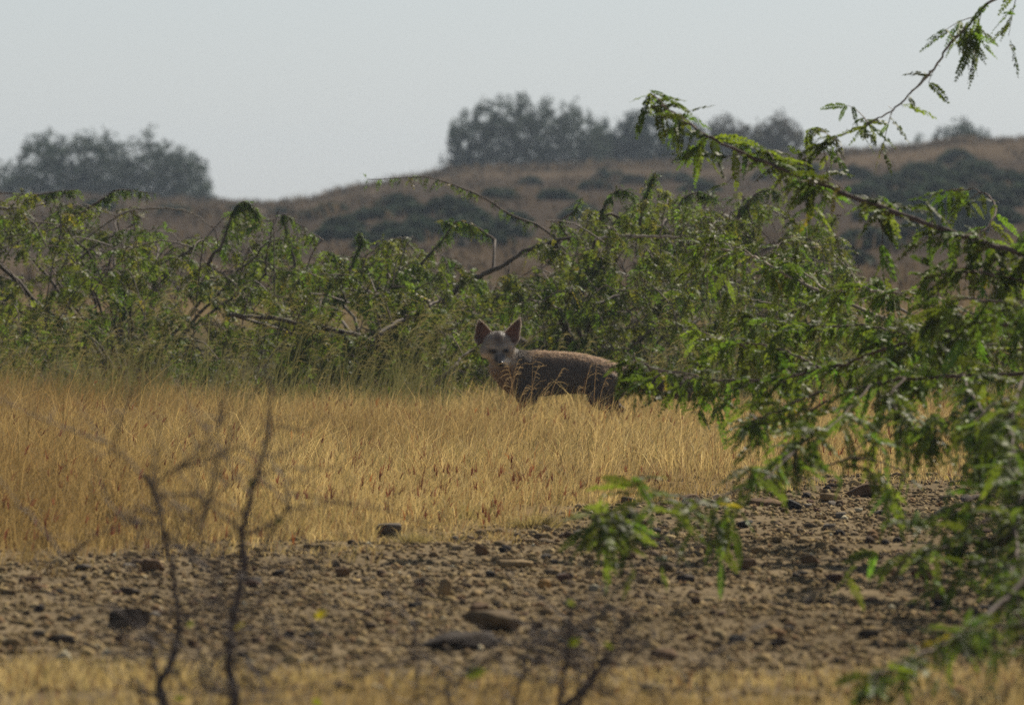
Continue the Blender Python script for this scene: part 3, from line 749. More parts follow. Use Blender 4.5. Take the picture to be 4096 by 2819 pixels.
    NEAR = [
        ([(4600, 1800), (4350, 1790), (4200, 1800), (4080, 1850), (4000, 1930), (3900, 1990), (3800, 2030), (3700, 2080)], 18.6, 18.2, .006, .0013, bark, 1.5, .62),
        ([(4500, 2000), (4300, 2020), (4150, 2080), (4000, 2140), (3850, 2180), (3700, 2200), (3600, 2220), (3500, 2215)], 17.6, 17.4, .0045, .001, bark, 1.0, .6),
        ([(4500, 2150), (4300, 2180), (4150, 2270), (4020, 2400), (3900, 2490), (3800, 2560), (3680, 2620), (3560, 2670), (3470, 2700)], 15.6, 14.7, .005, .0011, bark, 1.25, .52),
        ([(4500, 2420), (4350, 2440), (4200, 2470), (4060, 2500), (3950, 2510), (3860, 2530)], 15.0, 14.9, .004, .0011, bark, 1.5, .52),
        ([(4150, 1830), (4100, 1960), (4060, 2080), (4070, 2200), (4040, 2300)], 17.8, 17.0, .004, .0012, bark, 1.6, .6),
        ([(4300, 2190), (4200, 2260), (4140, 2350), (4100, 2420)], 15.6, 15.3, .004, .0012, bark, 1.4, .52),
        ([(4250, 1800), (4150, 1700), (4080, 1660), (4000, 1680), (3950, 1740)], 18.8, 18.8, .004, .0012, bark, 1.3, .62),
        ([(4200, 2080), (4080, 2060), (3980, 2070), (3880, 2110), (3800, 2150)], 17.6, 17.5, .0035, .001, bark, 1.2, .6),
    ]
    if which == 'near': BR = NEAR
    leaves = []      # (base, dir, len)
    def leaf_at(p, along, m, scale, fan=.55):
        for _ in range(m):
            dv = along * rng.uniform(-.1, .8) + rng.normal(0, fan * 1.25, 3) * [1, 1, .7] + np.array([0, 0, -.38])
            dv[2] = min(dv[2], .22)
            leaves.append((p + rng.normal(0, .003, 3), dv / np.linalg.norm(dv), rng.uniform(.06, .125) * scale))
    for bi, (pl, d0, d1, r0, r1, c, dens, sc) in enumerate(BR):
        if which == 'far': d0, d1, r0, r1, sc = d0 * .85, d1 * .85, r0 * .62, r1 * .8, sc * .83; dens *= .85 if dens > .9 else 1.0
        n = len(pl); P = np.array([W(x, y, d0 + (d1 - d0) * i / (n - 1)) for i, (x, y) in enumerate(pl)])
        # bring first point back to the trunk or to an earlier bough
        g = Geo()
        if pl[0][0] > 4250 or (which == 'near' and pl[0][0] > 4400):
            j = np.argmin(np.abs(trunk[:, 2] - P[0][2] + .1)); P = np.vstack([trunk[j], P])
        P = spline(P, len(P) * 6); tube(g, P, [r0, r0 * .75, r1], c, 6, .0016, rng)
        seg = np.linalg.norm(np.diff(P, axis=0), axis=1); s = np.concatenate([[0], np.cumsum(seg)]); tot = s[-1]
        pos = .03
        while pos < tot:
            i = min(np.searchsorted(s, pos), len(P) - 1); al = norm(P[i] - P[max(i - 1, 0)]); p = P[i]
            px = CX + p[0] * F / p[1]
            if px < 4500:
                leaf_at(p, al, rng.poisson(1.55 * dens), sc)
                # thorn
                if rng.random() < .5:
                    tv = norm(rng.normal(0, 1, 3)); tube(g, np.array([p, p + tv * .014]), [.0011, .0003], c * 1.2, 3, 0, rng)
                # short side twig
                if rng.random() < .75 * dens and .05 < pos / tot:
                    dv = norm(al * .7 + rng.normal(0, .55, 3) + [0, 0, -.15]); l = rng.uniform(.04, .12)
                    t = np.linspace(0, 1, 6)[:, None]; Q = p + dv * l * t + np.array([0, 0, -.3 * l]) * t**2
                    tube(g, Q, [.0016, .0007], c, 3, 0, rng)
                    for q in Q[1:]: leaf_at(q, dv, rng.poisson(1.3), sc * .95)
            pos += rng.uniform(.018, .045)
        leaf_at(P[-1], norm(P[-1] - P[-2]), 4, sc, .4)
        g.build('bough', M_BARK, root)
    B = np.array([l[0] for l in leaves]); D = np.array([l[1] for l in leaves]); L = np.array([l[2] for l in leaves])
    px = CX + B[:, 0] * F / B[:, 1]; py = HY + (H - B[:, 2]) * F / B[:, 1]
    size = L / B[:, 1] * np.where((px > 0) & (px < 4090) & (py > -20) & (py < 2800), 1, 0) * (1 - .6 * np.abs(D[:, 1]))
    order = np.argsort(-size); single, rest = order[:n_single], order[n_single:]
    variants = []
    for v in range(10):
        g = Geo(); r2 = np.random.default_rng(800 + v)
        pinnae(g, np.zeros((1, 3)), np.array([[1.0, 0, 0]]), np.array([1.0]), leaf_colors(1, r2, GREEN * np.array([1.25, 1.2, 1.0]) * r2.uniform(.75, 1.25), .0), r2, pairs=11, lw=.95, curve=0.0, ll=.16)
        V = np.concatenate(g.V).copy(); V[:, 2] += -r2.uniform(.05, .4) * V[:, 0] ** 2
        variants.append(mesh_data('leaf', V, np.concatenate(g.T), np.concatenate(g.C), M_LEAF))
    for i in single:
        o = bpy.data.objects.new('leaf', variants[rng.integers(0, 10)]); col.objects.link(o); o.parent = root
        x = D[i]; up = norm(np.array([0, 0, 1.0]) + rng.normal(0, .5, 3)); y = norm(np.cross(up, x)); z = np.cross(x, y)
        m = Matrix(((x[0], y[0], z[0]), (x[1], y[1], z[1]), (x[2], y[2], z[2]))).to_4x4()
        o.matrix_basis = Matrix.Translation(Vector(B[i] - base)) @ m @ Matrix.Scale(L[i], 4)
    g = Geo(); pinnae(g, B[rest], D[rest], L[rest], leaf_colors(len(rest), rng, GREEN * np.array([1.25, 1.2, 1.0]), .006), rng, pairs=11, lw=.95, curve=.22, ll=.16)
    o = g.build('foliage', M_LEAF, root); o['kind'] = 'stuff'
    return len(leaves)

# ------------------------------------------------------------------ blurred dry shrubs in front
def dry_shrub(label, base_px, d, stems, leaves, seed, fuzz):
    rng = np.random.default_rng(seed)
    b = np.array([(base_px - CX) * d / F, d, 0.0]); b[2] = float(ground_z(b[0], b[1]))
    root = empty('dry_shrub', tuple(b)); tag(root, label, 'shrub', 'bare twiggy shrubs in the foreground')
    dark = np.array([.095, .072, .060]); pts = []
    for pl, r0, r1, c, dd in stems:
        P = np.array([W(x, y, d + dd) for x, y in pl])
        if pl[0][1] > 2700: P = np.vstack([b + [(P[0][0] - b[0]) * .5, 0, -.02], P])
        P = spline(P, len(P) * 6); g = Geo(); tube(g, P, [r0 * .88, r1 * .95], dark if c is None else np.array(c), 6, .0008, rng)
        pts.append(P)
        # spur twigs along the stem
        s0 = np.linalg.norm(P[-1] - P[0])
        for _ in range(int(s0 / .035 * fuzz * 3)):
            i = rng.integers(2, len(P)); dv = norm(norm(P[i] - P[i - 1]) * .5 + rng.normal(0, .7, 3)); l = rng.uniform(.02, .11)
            Q = np.array([P[i], P[i] + dv * l * .5 + rng.normal(0, .003, 3), P[i] + dv * l + [0, 0, .25 * l]])
            tube(g, Q, [.0015, .0006], np.array([.085, .065, .055]), 3, 0, rng)
        g.build('stem', M_BARK, root)
    allp = np.vstack(pts); g = Geo()
    for _ in range(int(110 * fuzz)):
        p = allp[rng.integers(0, len(allp))]; dv = norm(rng.normal(0, 1, 3) * [1, .5, .8] + [0, 0, .25]); l = rng.uniform(.06, .24)
        if p[2] < .05: continue
        t = np.linspace(0, 1, 8)[:, None]; Q = p + dv * l * t + rng.normal(0, .06, 3) * l * t**2 * 2 + rng.normal(0, .003, (8, 3)) * t
        tube(g, Q, [.0020, .0007], np.array([.085, .065, .055]), 3, 0, rng)
        for q in Q[2:]:
            e = q + norm(rng.normal(0, 1, 3) + dv * .5) * rng.uniform(.02, .06); tube(g, np.array([q, (q + e) / 2 + rng.normal(0, .003, 3), e]), [.0012, .0005], np.array([.09, .07, .058]), 3, 0, rng)
    g.build('twigs', M_BARK, root)['kind'] = 'stuff'
    for (px, py, s, c) in leaves:
        p = W(px, py, d - .02); g = Geo()
        n = 7; t = np.linspace(0, 1, n); L = s * d / F; a = rng.uniform(-.6, .6)
        ax = np.array([math.cos(a), .2, math.sin(a)]); sd = np.array([-math.sin(a), .3, math.cos(a)])
        w = np.sin(np.pi * t ** .8) * L * .28
        Pm = p + ax * (L * (t - .5))[:, None] + np.array([0, .15, -.2]) * (L * (t - .5) ** 2)[:, None]
        V = np.stack([Pm - sd * w[:, None], Pm + sd * w[:, None]], 1).reshape(-1, 3); k = np.arange(n - 1) * 2
        g.add(V, np.vstack([np.stack([k, k + 1, k + 3], 1), np.stack([k, k + 3, k + 2], 1)]), np.array(c))
        allp = np.vstack(pts); q = allp[np.argmin(((allp - p) ** 2).sum(1))]
        tube(g, spline([q, (p + q) / 2 + [0, 0, .004], p], 5), [.0009, .0005], np.array([.1, .08, .05]), 3, 0, rng)
        g.build('leaf', M_LEAF, root)
YEL = (.60, .43, .02); YG = (.30, .30, .04)
def dry_shrubs():
    pal = (.24, .21, .19); th = (.10, .08, .065)
    dry_shrub('bare thorny shrub with two crooked dark stems, blurred in front', 790, 14.2, [
        ([(653, 2800), (636, 2731), (669, 2682), (698, 2607), (715, 2492), (702, 2368), (682, 2227), (653, 2136), (636, 2037), (607, 1963), (578, 1897)], .0078, .003, None, 0),
        ([(607, 1950), (686, 1888), (760, 1830), (835, 1773)], .003, .0012, th, 0), ([(600, 1940), (540, 1870), (470, 1800), (413, 1764)], .0013, .0008, th, .1),
        ([(640, 2095), (537, 2083), (463, 2062)], .0022, .001, th, -.05), ([(560, 2087), (480, 2110), (397, 2145), (320, 2190), (248, 2219)], .0013, .0008, th, .05),
        ([(661, 2128), (719, 2186), (793, 2227), (843, 2244), (892, 2326), (930, 2380)], .003, .0016, th, 0), ([(958, 2120), (909, 2078), (826, 2012), (768, 1975), (702, 1979), (650, 1985)], .003, .0012, th, 0),
        ([(645, 2735), (611, 2657), (607, 2599), (590, 2560)], .004, .0015, None, 0), ([(640, 2800), (562, 2764), (496, 2723)], .0042, .0016, None, -.05),
        ([(934, 2817), (934, 2740), (917, 2657), (926, 2533), (942, 2434), (963, 2326), (979, 2227), (967, 2145), (983, 2062), (1004, 1979), (1025, 1913), (1050, 1831), (1070, 1731), (1083, 1599), (1088, 1545)], .0095, .0022, None, 0),
        ([(979, 2140), (1066, 2103), (1149, 2037), (1140, 1963), (1124, 1888)], .0032, .0012, th, 0), ([(901, 2525), (983, 2632), (1050, 2740), (1066, 2817)], .0028, .0026, pal, -.1),
        ([(934, 2800), (893, 2781), (793, 2740)], .0034, .0014, None, 0), ([(793, 2211), (826, 2029), (868, 1831), (880, 1583)], .0018, .0012, th, .25),
        ([(930, 2560), (1010, 2460), (1060, 2380), (1150, 2330)], .0024, .0012, th, .1), ([(710, 2500), (800, 2430), (850, 2350), (890, 2240)], .0022, .001, th, .1),
        ([(925, 2640), (1020, 2600), (1140, 2610), (1260, 2590), (1330, 2540)], .0026, .001, th, -.1), ([(700, 2620), (560, 2560), (420, 2500), (330, 2420)], .002, .001, th, .1),
        ([(990, 2240), (1080, 2260), (1180, 2240), (1290, 2260)], .002, .001, th, 0), ([(610, 1960), (590, 1900), (600, 1850)], .0022, .001, th, 0)],
        [(1284, 2454, 52, YEL), (959, 2500, 40, (.45, .33, .03)), (760, 2495, 34, YG), (720, 2790, 40, YG), (1268, 2806, 46, (.4, .36, .03)), (1010, 1930, 44, (.07, .085, .03)), (1120, 2085, 40, (.07, .085, .03))], 71, .55)
    dry_shrub('cluster of thin blurred sticks with a few yellow leaves, bottom centre', 2230, 14.3, [
        ([(2238, 2830), (2258, 2673), (2277, 2544), (2283, 2440), (2285, 2350)], .0052, .0018, None, 0),
        ([(2262, 2830), (2348, 2745), (2419, 2635), (2465, 2531), (2503, 2447)], .0070, .0018, None, .05), ([(2340, 2750), (2390, 2755), (2440, 2760)], .003, .001, None, 0),
        ([(2063, 2825), (2089, 2706), (2102, 2609), (2110, 2560)], .004, .0014, th, -.1), ([(1815, 2825), (1790, 2732), (1840, 2700), (1880, 2686)], .003, .001, th, -.2),
        ([(2300, 2790), (2370, 2690), (2390, 2600), (2380, 2540)], .003, .001, th, .1), ([(2100, 2700), (2150, 2640), (2170, 2580)], .002, .001, th, 0),
        ([(2802, 2825), (2806, 2773), (2816, 2670), (2830, 2630)], .0026, .001, th, .2), ([(1690, 2830), (1670, 2700), (1650, 2570), (1660, 2480)], .002, .001, th, .1)],
        [(2297, 2565, 56, (.34, .36, .03)), (1903, 2685, 90, (.22, .24, .03)), (2284, 2410, 36, YG), (2435, 2580, 40, YG)], 73, .5)

# ------------------------------------------------------------------ hill vegetation
def far_tree(label, outline, d, seed, n_lobe, group, cbase, name='hill_tree', leaf=(.045, .10), dense=185, dz=None):
    """outline: list of (px, top py) with one base line py"""
    rng = np.random.default_rng(seed)
    tops, base_py = outline; tops = np.array(tops, float)
    pc = (tops[0, 0] + tops[-1, 0]) / 2; x = (pc - CX) * d / F; gz = float(ground_z(x, d)); k = d / F
    root = empty(name, (x, d, gz)); tag(root, label, 'tree' if name == 'hill_tree' else 'shrub', group)
    wood = Geo(); cr = Geo()
    wx = (tops[-1, 0] - tops[0, 0]) * k
    bark = np.array([.07, .06, .05]); c0 = np.array([x, d, gz])
    x0, x1 = tops[0, 0], tops[-1, 0]; wpx = x1 - x0
    big = name == 'hill_tree'
    for i in range(9 if big else 4):
        px = rng.uniform(x0 + .1 * wpx, x1 - .1 * wpx); ty = np.interp(px, tops[:, 0], tops[:, 1])
        p = np.array([(px - CX) * k, d + rng.normal(0, wx * .12), H - (ty + 60 + .3 * (base_py - ty) * rng.random() - HY) * k])
        b0 = c0 + [rng.normal(0, wx * .12), rng.normal(0, wx * .05), 0]
        tube(wood, spline([b0, b0 * .4 + p * .6 + [0, 0, -.1], p], 8), [.035, .008], bark, 4, .015, rng)
    # ragged upper outline: plumes of uneven height on top of the drawn one
    npl = max(5, int(wpx / 22)); pc_ = rng.uniform(x0, x1, npl); pa = rng.uniform(-22, 18, npl) * (1 if big else .35); pw = rng.uniform(9, 24, npl)
    n = n_lobe * dense
    px = rng.uniform(x0 - 25 * big, x1 + 25 * big, n)
    ty = np.interp(px, tops[:, 0], tops[:, 1])
    ty = ty - (pa[None] * np.exp(-((px[:, None] - pc_[None]) / pw[None]) ** 2)).sum(1).clip(-40, 60)
    q = rng.random(n); py = ty + (base_py + 8 - ty) * q
    dep = np.minimum(py - ty, (1.0 if big else 1.6) * np.minimum(px - x0 + 25 * big, x1 + 25 * big - px))
    gap = wob(px * .035, py * .05, 1.0, 6, seed % 37) + .5 * wob(px * .11, py * .12, 1.0, 6, (seed + 9) % 37)
    pr = sm(dep, -8, 110 if big else 18) * .96 + .04
    pr = pr * np.where(gap < -.35, np.where(dep < (110 if big else 20), .22, .7), 1.0)
    kp = rng.random(n) < pr; px, py = px[kp], py[kp]; n = len(px)
    P = np.stack([(px - CX) * k, d + rng.normal(0, wx * .15, n), H - (py - HY) * k], 1)
    n = len(P); s = rng.uniform(*leaf, n)
    a = norm(rng.normal(0, 1, (n, 3)) + [0, 0, .4]); b = norm(np.cross(a, rng.normal(0, 1, (n, 3))))
    V = np.stack([P - a * s[:, None], P + b * (s * .32)[:, None], P + a * s[:, None], P - b * (s * .32)[:, None]], 1).reshape(-1, 3)
    T = (np.arange(n)[:, None, None] * 4 + np.array([[0, 1, 2], [0, 2, 3]])[None]).reshape(-1, 3)
    C = np.repeat(cbase * rng.uniform(.6, 1.4, (n, 1)) * (1 + rng.normal(0, .08, (n, 3))), 4, 0)
    keep = None
    cr.add(V, T, C)
    wood.build('trunk', M_BARK, root); o = cr.build('crown', M_FARLEAF, root); o['kind'] = 'stuff'

FG = np.array([.048, .066, .044])
def hill_plants():
    G = 'dark trees along the hill crest'
    far_tree('wide dark plumed tree standing on the skyline at far left', ([(60, 620), (110, 540), (150, 520), (215, 500), (330, 510), (420, 520), (500, 540), (560, 545), (630, 480), (650, 520), (720, 560), (790, 590), (850, 640), (830, 700)], 815), 232, 201, 110, G, FG)
    far_tree('thin paler bush at the left border beside the wide plumed tree', ([(-220, 640), (-100, 600), (0, 620), (60, 660), (130, 700)], 810), 236, 202, 34, G, FG * 1.3)
    far_tree('small low bush trailing right of the wide plumed tree', ([(760, 750), (820, 725), (870, 760), (900, 800)], 820), 228, 203, 16, G, FG * 1.2)
    far_tree('tall rounded dark tree at the left end of the crest row', ([(1780, 600), (1800, 480), (1830, 440), (1900, 400), (2000, 375), (2090, 350), (2130, 385), (2200, 380), (2270, 400), (2330, 420), (2400, 470), (2430, 560)], 690), 236, 204, 100, G, FG)
    far_tree('lower bluish dark tree in the middle of the crest row', ([(2350, 560), (2400, 470), (2500, 435), (2600, 430), (2680, 440), (2780, 460), (2860, 560)], 700), 240, 205, 100, G, FG * np.array([.9, .95, 1.15]))
    far_tree('ragged brownish tree at the right end of the crest row', ([(2760, 560), (2810, 490), (2870, 455), (2950, 455), (3040, 465), (3090, 435), (3150, 455), (3200, 500), (3260, 560), (3300, 640)], 690), 238, 206, 90, G, np.array([.075, .07, .05]))
    far_tree('pointed dark bush on the high crest at the right', ([(3560, 600), (3640, 565), (3720, 535), (3790, 500), (3840, 470), (3890, 495), (3950, 530), (4030, 570), (4080, 600)], 640), 238, 207, 50, G, FG, dense=230)
    far_tree('small dark bush at the right border of the crest', ([(4040, 590), (4090, 565), (4160, 545), (4260, 590)], 640), 240, 208, 20, G, FG)
    # dark shrubs dotted over the slope
    S = [(1330, 850, 120), (1440, 880, 90), (1590, 835, 170), (1680, 905, 120), (1800, 850, 200), (1900, 905, 160), (1990, 800, 150), (2060, 890, 130), (1760, 960, 170), (1950, 985, 200), (1560, 930, 130), (1420, 955, 120), (1250, 880, 100), (2230, 800, 140), (2380, 760, 120),
         (2330, 880, 170), (2120, 740, 90), (2550, 740, 120), (2800, 770, 160), (3420, 720, 150), (3550, 760, 200), (3700, 700, 170), (3900, 700, 200), (3760, 800, 260), (3950, 830, 260), (3560, 880, 260), (3480, 1000, 260), (3380, 1060, 200), (3700, 960, 260), (4050, 740, 180), (950, 850, 90), (1120, 870, 110),
         (1380, 920, 160), (1500, 880, 150), (1640, 860, 160), (1700, 930, 180), (1860, 880, 190), (1840, 940, 200), (2030, 950, 180), (1330, 960, 150), (1610, 975, 170), (1490, 990, 160), (3640, 740, 200), (3820, 740, 220), (3480, 800, 200), (3640, 830, 240), (3860, 870, 260), (4040, 800, 240), (3980, 900, 240), (2440, 720, 130), (2680, 730, 150), (3900, 930, 200), (3250, 700, 130), (3080, 720, 130), (400, 850, 160), (700, 860, 130), (3830, 650, 140)]
    rng = np.random.default_rng(90)
    where = {0: 'lowest on the left of the slope'}
    for i, (px, py, w) in enumerate(S):
        p = hit(px, py); k = p[1] / F; w = w * 1.1
        t = [(px - w / 2, py - w * .10), (px - w * .3, py - w * .25), (px - w * .05, py - w * rng.uniform(.24, .38)), (px + w * .25, py - w * .24), (px + w / 2, py - w * .08)]
        zone = 'below the crest row of trees' if 2080 < px < 3000 else ('on the shaded slope at the right' if px >= 3000 else ('at the foot of the left slope' if px < 1300 else 'on the open brown slope above the middle shrub'))
        far_tree('dark rounded scrub bush ' + zone, (t, py + 4), p[1], 300 + i, max(8, int(w / 9)), 'scrub bushes ' + zone, FG * rng.uniform(.85, 1.3), 'hill_shrub', (.05, .10), 90)
    # dry tufts of grass over the slope and crest
    n = 14000; y = np.concatenate([rng.uniform(75, 246, n // 2), rng.uniform(205, 246, n - n // 2)]); x = rng.uniform(-1, 1, n) * (y * 2048 / F * 1.35 + 2)
    ok = wob(x, y, .25, 6, 12) > -.35; x, y = x[ok], y[ok]; n = len(x); g = Geo()
    h = rng.uniform(.08, .30, n) * (.7 + .5 * sm(wob(x, y, .5, 5, 19), -.3, 1))
    c = np.array([.118, .087, .058]) * rng.uniform(.55, 1.25, (n, 1)); kk = rng.random(n) < .22; c[kk] = np.array([.065, .05, .038]) * rng.uniform(.7, 1.2, (kk.sum(), 1))
    for _ in range(4):
        blades(g, np.stack([x + rng.normal(0, .06, n), y + rng.normal(0, .06, n), ground_z(x, y) - .02], 1), h * rng.uniform(.6, 1.1, n), rng.normal(0, .45, (n, 2)) * h[:, None], rng.uniform(.02, .05, n), c, rng)
    tag(g.build('hill_grass', M_GRASS), 'brown dry grass tufts covering the distant hillside', 'grass', None, 'stuff')

# ------------------------------------------------------------------ the fox
def loft(bm_list, rings):
    """rings of (x, y, z, rx along path ignored, ry, rz) -> closed tube; rings given as centre, two radii"""
    S = 16; V = []; th = np.linspace(0, 2 * np.pi, S, endpoint=False)
    Cc = np.array([r[:3] for r in rings], float); t = norm(np.gradient(Cc, axis=0))
    for c, tt, r in zip(Cc, t, rings):
        up = np.array([0, 0, 1.0]) if abs(tt[2]) < .8 else np.array([1.0, 0, 0])
        a = norm(np.cross(up, tt)); b = np.cross(tt, a)
        V.append(c + np.cos(th)[:, None] * a * r[3] + np.sin(th)[:, None] * b * r[4])
    n = len(rings); V = np.vstack(V + [Cc[:1] - t[:1] * rings[0][4] * .5, Cc[-1:] + t[-1:] * rings[-1][4] * .5])
    T = []
    for i in range(n - 1):
        for j in range(S):
            a, b = i * S + j, i * S + (j + 1) % S; T += [(a, b, b + S), (a, b + S, a + S)]
    for j in range(S):
        T.append((n * S, (j + 1) % S, j)); T.append((n * S + 1, (n - 1) * S + j, (n - 1) * S + (j + 1) % S))
    bm_list.append((V, np.array(T)))

def fox():
    rng = np.random.default_rng(77)
    D = 35.0; k = D / F
    X = lambda px: (px - 2048) * k
    Z = lambda py: H - (py - HY) * k
    parts = []
    def limb(pts):   # (px, y, py, r_px)
        n = max(10, len(pts) * 5)
        P = spline([(X(p[0]), p[1], Z(p[2])) for p in pts], n); r = np.interp(np.linspace(0, 1, n), np.linspace(0, 1, len(pts)), [p[3] * k for p in pts])
        loft(parts, [(*P[i], r[i], r[i]) for i in range(n)])
    def ball(px, y, py, rx, ry, rz):
        V, T = ICO3; parts.append((V * np.array([rx, ry, rz]) * k + [X(px), y, Z(py)], T))
    body = [(2500, 1476, 1548, 40), (2480, 1466, 1562, 58), (2440, 1450, 1576, 68), (2380, 1432, 1572, 72), (2300, 1414, 1570, 74), (2220, 1408, 1575, 72), (2150, 1404, 1582, 68), (2095, 1408, 1586, 62), (2060, 1420, 1570, 50), (2040, 1440, 1548, 34)]
    Pb = spline([(X(a), 0, Z((b + c) / 2)) for a, b, c, _ in body], 40)
    hz = np.interp(np.linspace(0, 1, 40), np.linspace(0, 1, len(body)), [(c - b) / 2 * k for _, b, c, _ in body]); hy = np.interp(np.linspace(0, 1, 40), np.linspace(0, 1, len(body)), [q[3] * k for q in body])
    loft(parts, [(*Pb[i], hy[i], hz[i]) for i in range(40)])
    limb([(2120, 0, 1480, 74), (2070, -.02, 1470, 70), (2020, -.05, 1440, 58), (1992, -.07, 1405, 50)])            # neck
    limb([(2075, -.01, 1540, 48), (2035, -.03, 1495, 52), (1985, -.055, 1445, 42)])                                # throat
    ball(1989, -.085, 1370, 53, 58, 48)                                                                           # skull
    ball(1953, -.09, 1400, 32, 32, 33); ball(2027, -.085, 1396, 32, 32, 33)                                       # cheeks
    ball(1994, -.115, 1395, 38, 36, 34)                                                                           # brow
    limb([(1993, -.10, 1408, 36), (1997, -.135, 1426, 25), (2002, -.168, 1442, 17), (2004, -.182, 1449, 12)])        # muzzle
    limb([(1995, -.10, 1428, 28), (2000, -.14, 1450, 15), (2003, -.165, 1459, 9)])                               # lower jaw
    for y, dx in ((-.045, 0), (.045, -22)):                                                                       # fore legs
        limb([(2118 + dx, y * .8, 1520, 44), (2112 + dx, y, 1570, 36), (2122 + dx, y, 1605, 24), (2112 + dx, y, 1650, 15), (2106 + dx, y, 1678, 13), (2092 + dx, y - .006, 1686, 13), (2080 + dx, y - .01, 1688, 9)])
    for y, dx in ((-.045, 0), (.045, 50)):                                                                        # hind legs
        limb([(2440 + dx * .5, y * .7, 1505, 56), (2408 + dx * .8, y, 1555, 50), (2385 + dx, y, 1595, 32), (2420 + dx, y, 1628, 18), (2440 + dx, y, 1645, 15), (2428 + dx, y, 1672, 12), (2416 + dx, y, 1684, 13), (2398 + dx, y, 1688, 9)])
    limb([(2455, 0, 1490, 34), (2520, .005, 1508, 44), (2610, .01, 1526, 46), (2700, .01, 1545, 42), (2780, .005, 1562, 36), (2825, 0, 1576, 20), (2842, 0, 1582, 6)])   # brush
    Vs, Ts, n = [], [], 0
    for V, T in parts: Vs.append(V); Ts.append(T + n); n += len(V)
    tmp = add_obj('tmp', mesh_data('tmp', np.vstack(Vs), np.vstack(Ts)))
    m = tmp.modifiers.new('r', 'REMESH'); m.mode = 'VOXEL'; m.voxel_size = .0048
    s = tmp.modifiers.new('s', 'SMOOTH'); s.factor = .5; s.iterations = 7
    dg = bpy.context.evaluated_depsgraph_get(); me = bpy.data.meshes.new_from_object(tmp.evaluated_get(dg))
    bpy.data.objects.remove(tmp)
    me.calc_loop_triangles()
    V = np.empty(len(me.vertices) * 3); me.vertices.foreach_get('co', V); V = V.reshape(-1, 3)
    N = np.empty(len(me.vertices) * 3); me.vertices.foreach_get('normal', N); N = N.reshape(-1, 3)
    T = np.empty(len(me.loop_triangles) * 3, dtype=np.int32); me.loop_triangles.foreach_get('vertices', T); T = T.reshape(-1, 3)
    bpy.data.meshes.remove(me)
    def paint(V, N):
        px = 2048 + V[:, 0] / k; py = HY + (H - V[:, 2]) / k; y = V[:, 1]
        C = np.tile(np.array([.155, .130, .108]), (len(V), 1))
        def put(m, c): C[:] = C * (1 - m[:, None]) + np.array(c) * m[:, None]
        put(sm(N[:, 2], .35, .85) * sm(px, 2080, 2150), (.50, .375, .265))  # browner back fur, lightened on upward faces to paint in a sunlit edge
        put(sm(py, 1575, 1620), (.20, .125, .08))
        put(sm(-px, -2085, -2035) * sm(py, 1430, 1470), (.34, .235, .15))              # throat and chest
        put(sm(-px, -2010, -1960) * sm(py, 1440, 1480), (.42, .31, .21))
        head = sm(-px, -2075, -2050) * sm(-py, -1472, -1452) * sm(-y, .02, .05)
        put(head, (.35, .305, .25))
        put(head * np.exp(-((px - 1994) / 22) ** 2) * sm(-py, -1400, -1340), (.19, .145, .12))
        put(head * sm(np.abs(px - 1992), 30, 50) * sm(py, 1395, 1430), (.46, .39, .31))
        def spot(cx, cy, rx, ry, c, a=1.0): put(a * np.exp(-(((px - cx) / rx) ** 2 + ((py - cy) / ry) ** 2) ** 1.5) * sm(-y, .06, .09), c)
        spot(2026, 1444, 15, 14, (.85, .82, .77)); spot(1972, 1448, 13, 13, (.40, .32, .26))
        spot(1986, 1434, 10, 20, (.03, .025, .024)); spot(2001, 1430, 8, 18, (.16, .13, .11), .9); spot(2004, 1458, 13, 7, (.03, .025, .025)); spot(2014, 1424, 7, 12, (.05, .04, .04), .8)
        spot(1972, 1404, 21, 11, (.018, .014, .012)); spot(2027, 1402, 19, 10, (.018, .014, .012)); spot(1996, 1350, 14, 30, (.13, .10, .085), .7)
        spot(2046, 1385, 16, 24, (.60, .50, .40), .9); spot(1966, 1386, 20, 8, (.52, .42, .32), .7); spot(2032, 1384, 16, 8, (.52, .42, .32), .7); spot(1946, 1427, 20, 18, (.70, .58, .46), .9)
        put(sm(px, 2480, 2540), (.135, .10, .08)); put(sm(px, 2770, 2810), (.03, .026, .024))
        return C
    C = paint(V, N) * np.array([1.22, 1.24, 1.25])
    # ears: cupped shells rooted in the skull
    def ear(bl, br, tip, open_, y0, back):
        nu, nv = 13, 12; bl, br, tip = [np.array([X(p[0]), y0, Z(p[1])]) for p in (bl, br, tip)]
        mid = (bl + br) / 2; ax = tip - mid; wd = (br - bl) / 2
        P = np.empty((nv, nu, 3)); 
        for i, v in enumerate(np.linspace(-.12, 1, nv)):
            vv = max(v, 0); prof = (1 + .16 * math.sin(min(vv * 2.2, 1) * math.pi)) * max(1 - vv ** 1.9, 0) ** .8 + .02
            for j, u in enumerate(np.linspace(-1, 1, nu)):
                P[i, j] = mid + ax * (v - .04 * (1 - abs(u)) * vv) + wd * u * prof + np.array([0, 1, 0]) * (open_ * (1 - u * u) * prof * .032 + back * vv * .02)
        front = P.reshape(-1, 3); rear = front + np.array([0, .0035, 0])
        idx = np.arange(nu * nv).reshape(nv, nu); q = np.stack([idx[:-1, :-1], idx[:-1, 1:], idx[1:, 1:], idx[1:, :-1]], -1).reshape(-1, 4)
        t1 = np.vstack([q[:, [0, 1, 2]], q[:, [0, 2, 3]]]); t2 = t1[:, ::-1] + nu * nv
        rim = np.concatenate([idx[:, 0], idx[-1, 1:], idx[::-1, -1][1:]]); tr = []
        for a, b in zip(rim[:-1], rim[1:]): tr += [(a, a + nu * nv, b), (b, a + nu * nv, b + nu * nv)]
        u = np.tile(np.abs(np.linspace(-1, 1, nu)), nv); v = np.repeat(np.linspace(0, 1, nv), nu)
